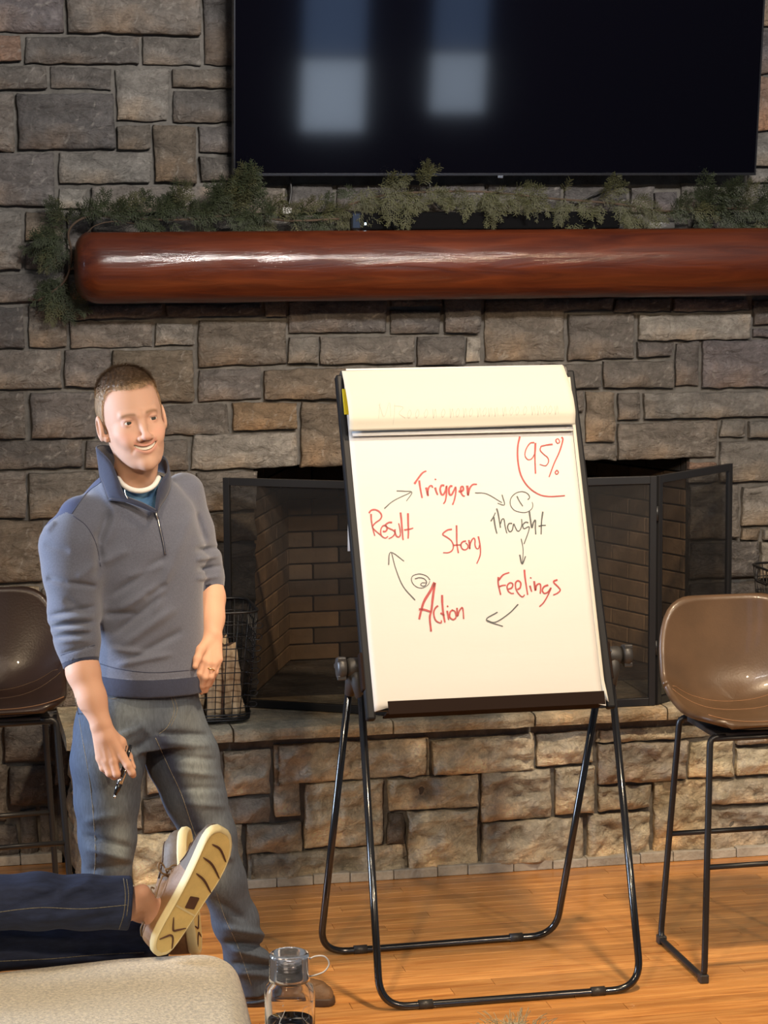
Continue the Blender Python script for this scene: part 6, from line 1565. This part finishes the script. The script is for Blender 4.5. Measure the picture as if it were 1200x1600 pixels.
lo, hi = box_of([kn1, at(203, 1411, LY)], .095); V, Fq = polygonize(den1, lo, hi, .006)
j1 = np_mesh('jeans', V, Fq, M['denim_dark'], p2, True); j1['label'] = 'dark indigo jeans leg on top'
lo, hi = box_of([kn2, at(262, 1464, LY+.15)], .095); V, Fq = polygonize(den2, lo, hi, .006)
j2 = np_mesh('jeans', V, Fq, M['denim_dark'], p2, True); j2['label'] = 'dark indigo jeans leg underneath'
def on2(px, py, fn, lift=.001):
    d = _f+R_*(px-600)/F_PX+U_*(800-py)/F_PX; d = d/np.linalg.norm(d); t0 = np.linalg.norm(at(px, py, LY)-CAM)-.2
    P = (CAM+d*np.linspace(t0, t0+.5, 500)[:, None]).astype(f32); s = fn(P); k = np.argmax(s < 0); return P[k].astype(float)-d*lift
for pts, fn, pr in (([(0, 1425), (30, 1421), (70, 1418), (130, 1420), (198, 1414)], den1, j1), ([(193, 1372), (196, 1400), (193, 1430), (186, 1452)], den1, j1), ([(198, 1374), (201, 1400), (198, 1432)], den1, j1), ([(0, 1502), (80, 1498), (150, 1492), (225, 1488)], den2, j2)):
    pp = smooth_path([(x, y, 0) for x, y in pts], 8); tube('seam_stitching', [on2(p[0], p[1], fn, .0008) for p in pp], .0010, M['stitch'], pr, 5)
make_shoe(L2, near_M, p2, (M['tan_leather'], M['taupe_leather']), M['gum'], M['gum_side'], True, 1, 'tan boat shoe with yellow gum sole facing the viewer')
make_shoe(.30, far_M, p2, (M['tan_leather'], M['taupe_leather']), M['gum'], M['gum_side'], True, -1, 'tan boat shoe behind, seen edge on')

# ------------------------------------------------------------------ LISTENER IN THE FOREGROUND, only the top of the hair reaches the frame
ht = at(806, 1607, -4.75); hx, hy, hz = float(ht[0]), float(ht[1]), float(ht[2])
def list_body(P):
    d = ell(P, (hx, hy, hz-.105), (.074, .094, .100)); d = smin(d, ell(P, (hx, hy+.02, hz-.155), (.058, .07, .075)), .03)
    d = smin(d, rcone(P, (hx, hy-.015, hz-.17), (hx, hy-.03, hz-.29), .052, .056), .02)
    return smin(d, chain(P, [((hx-.12, hy-.03, hz-.34), .05), ((hx, hy-.03, hz-.32), .06), ((hx+.12, hy-.03, hz-.34), .05)], .03), .04)
V, Fq = polygonize(list_body, (hx-.2, hy-.15, hz-.42), (hx+.2, hy+.15, hz+.01), .006)
p3 = np_mesh('person', V, Fq, M['skin'], None, True, np.tile(SK, (len(V), 1)).astype(f32))
props(p3, 'seated listener at the bottom edge, only wisps of straw-blonde hair showing', 'person')
def list_knit(P):
    d = chain(P, [((hx-.14, hy-.03, hz-.37), .065), ((hx, hy-.03, hz-.355), .075), ((hx+.14, hy-.03, hz-.37), .065)], .03)
    d = smin(d, ell(P, (hx, hy-.02, hz-.60), (.185, .13, .30)), .06)
    for s in (-1, 1):
        d = smin(d, chain(P, [((hx+s*.17, hy-.03, hz-.40), .055), ((hx+s*.23, hy+.02, hz-.62), .045), ((hx+s*.14, hy+.22, hz-.72), .036)], .02), .03)
        d = smin(d, chain(P, [((hx+s*.09, hy, hz-.82), .095), ((hx+s*.17, hy+.38, hz-.76), .070), ((hx+s*.17, hy+.42, max(.06, hz-1.16)), .055)], .02), .04)
    return d
V, Fq = polygonize(list_knit, (hx-.33, hy-.2, max(0.001, hz-1.25)), (hx+.33, hy+.55, hz-.28), .012)
np_mesh('clothing', V, Fq, M['knit_dark'], p3, True)
M['blonde'] = mat('blonde_hair', (.90, .72, .42), .45, var=.25, var_scale=200)
V, Fq = polygonize(lambda P: smax(ell(P, (hx, hy-.016, hz-.104), (.090, .114, .112)), -(P[:, 2]-(hz-.21)-1.3*np.clip(P[:, 1]-hy-.01, 0, .12)), .01), (hx-.11, hy-.15, hz-.24), (hx+.11, hy+.12, hz+.022), .005)
hr = np_mesh('hair', V, Fq, M['blonde'], p3, True)
rs = np.random.RandomState(8); paths = []
for k in range(150):
    a = rs.uniform(0, 2*pi); r = rs.uniform(.0, .05); b = np.array([hx+r*cos(a), hy+r*sin(a), hz-.006]); d = np.array([cos(a)*.6+rs.normal(0, .3), sin(a)*.6+rs.normal(0, .3), .9]); d /= np.linalg.norm(d); L_ = rs.uniform(.012, .030)
    paths.append([b, b+d*L_*.6, b+d*L_*.9+np.array([d[0], d[1], -.2])*L_*.4])
tubes('hair_wisps', paths, .0006, M['blonde'], hr, 4)
pf = empty('pouf', (hx, hy-.02, 0)); props(pf, 'round cloth pouf under the seated listener, below the frame', 'pouf')
pz = max(.12, hz-.93)
lathe('cushion', [(0, 0), (.22, 0), (.26, .03), (.27, pz*.5), (.25, pz-.02), (.20, pz), (0, pz)], M['cream'], pf, 32, (hx, hy-.02, 0)); adopt(pf)
print('listener', hx, hy, hz)
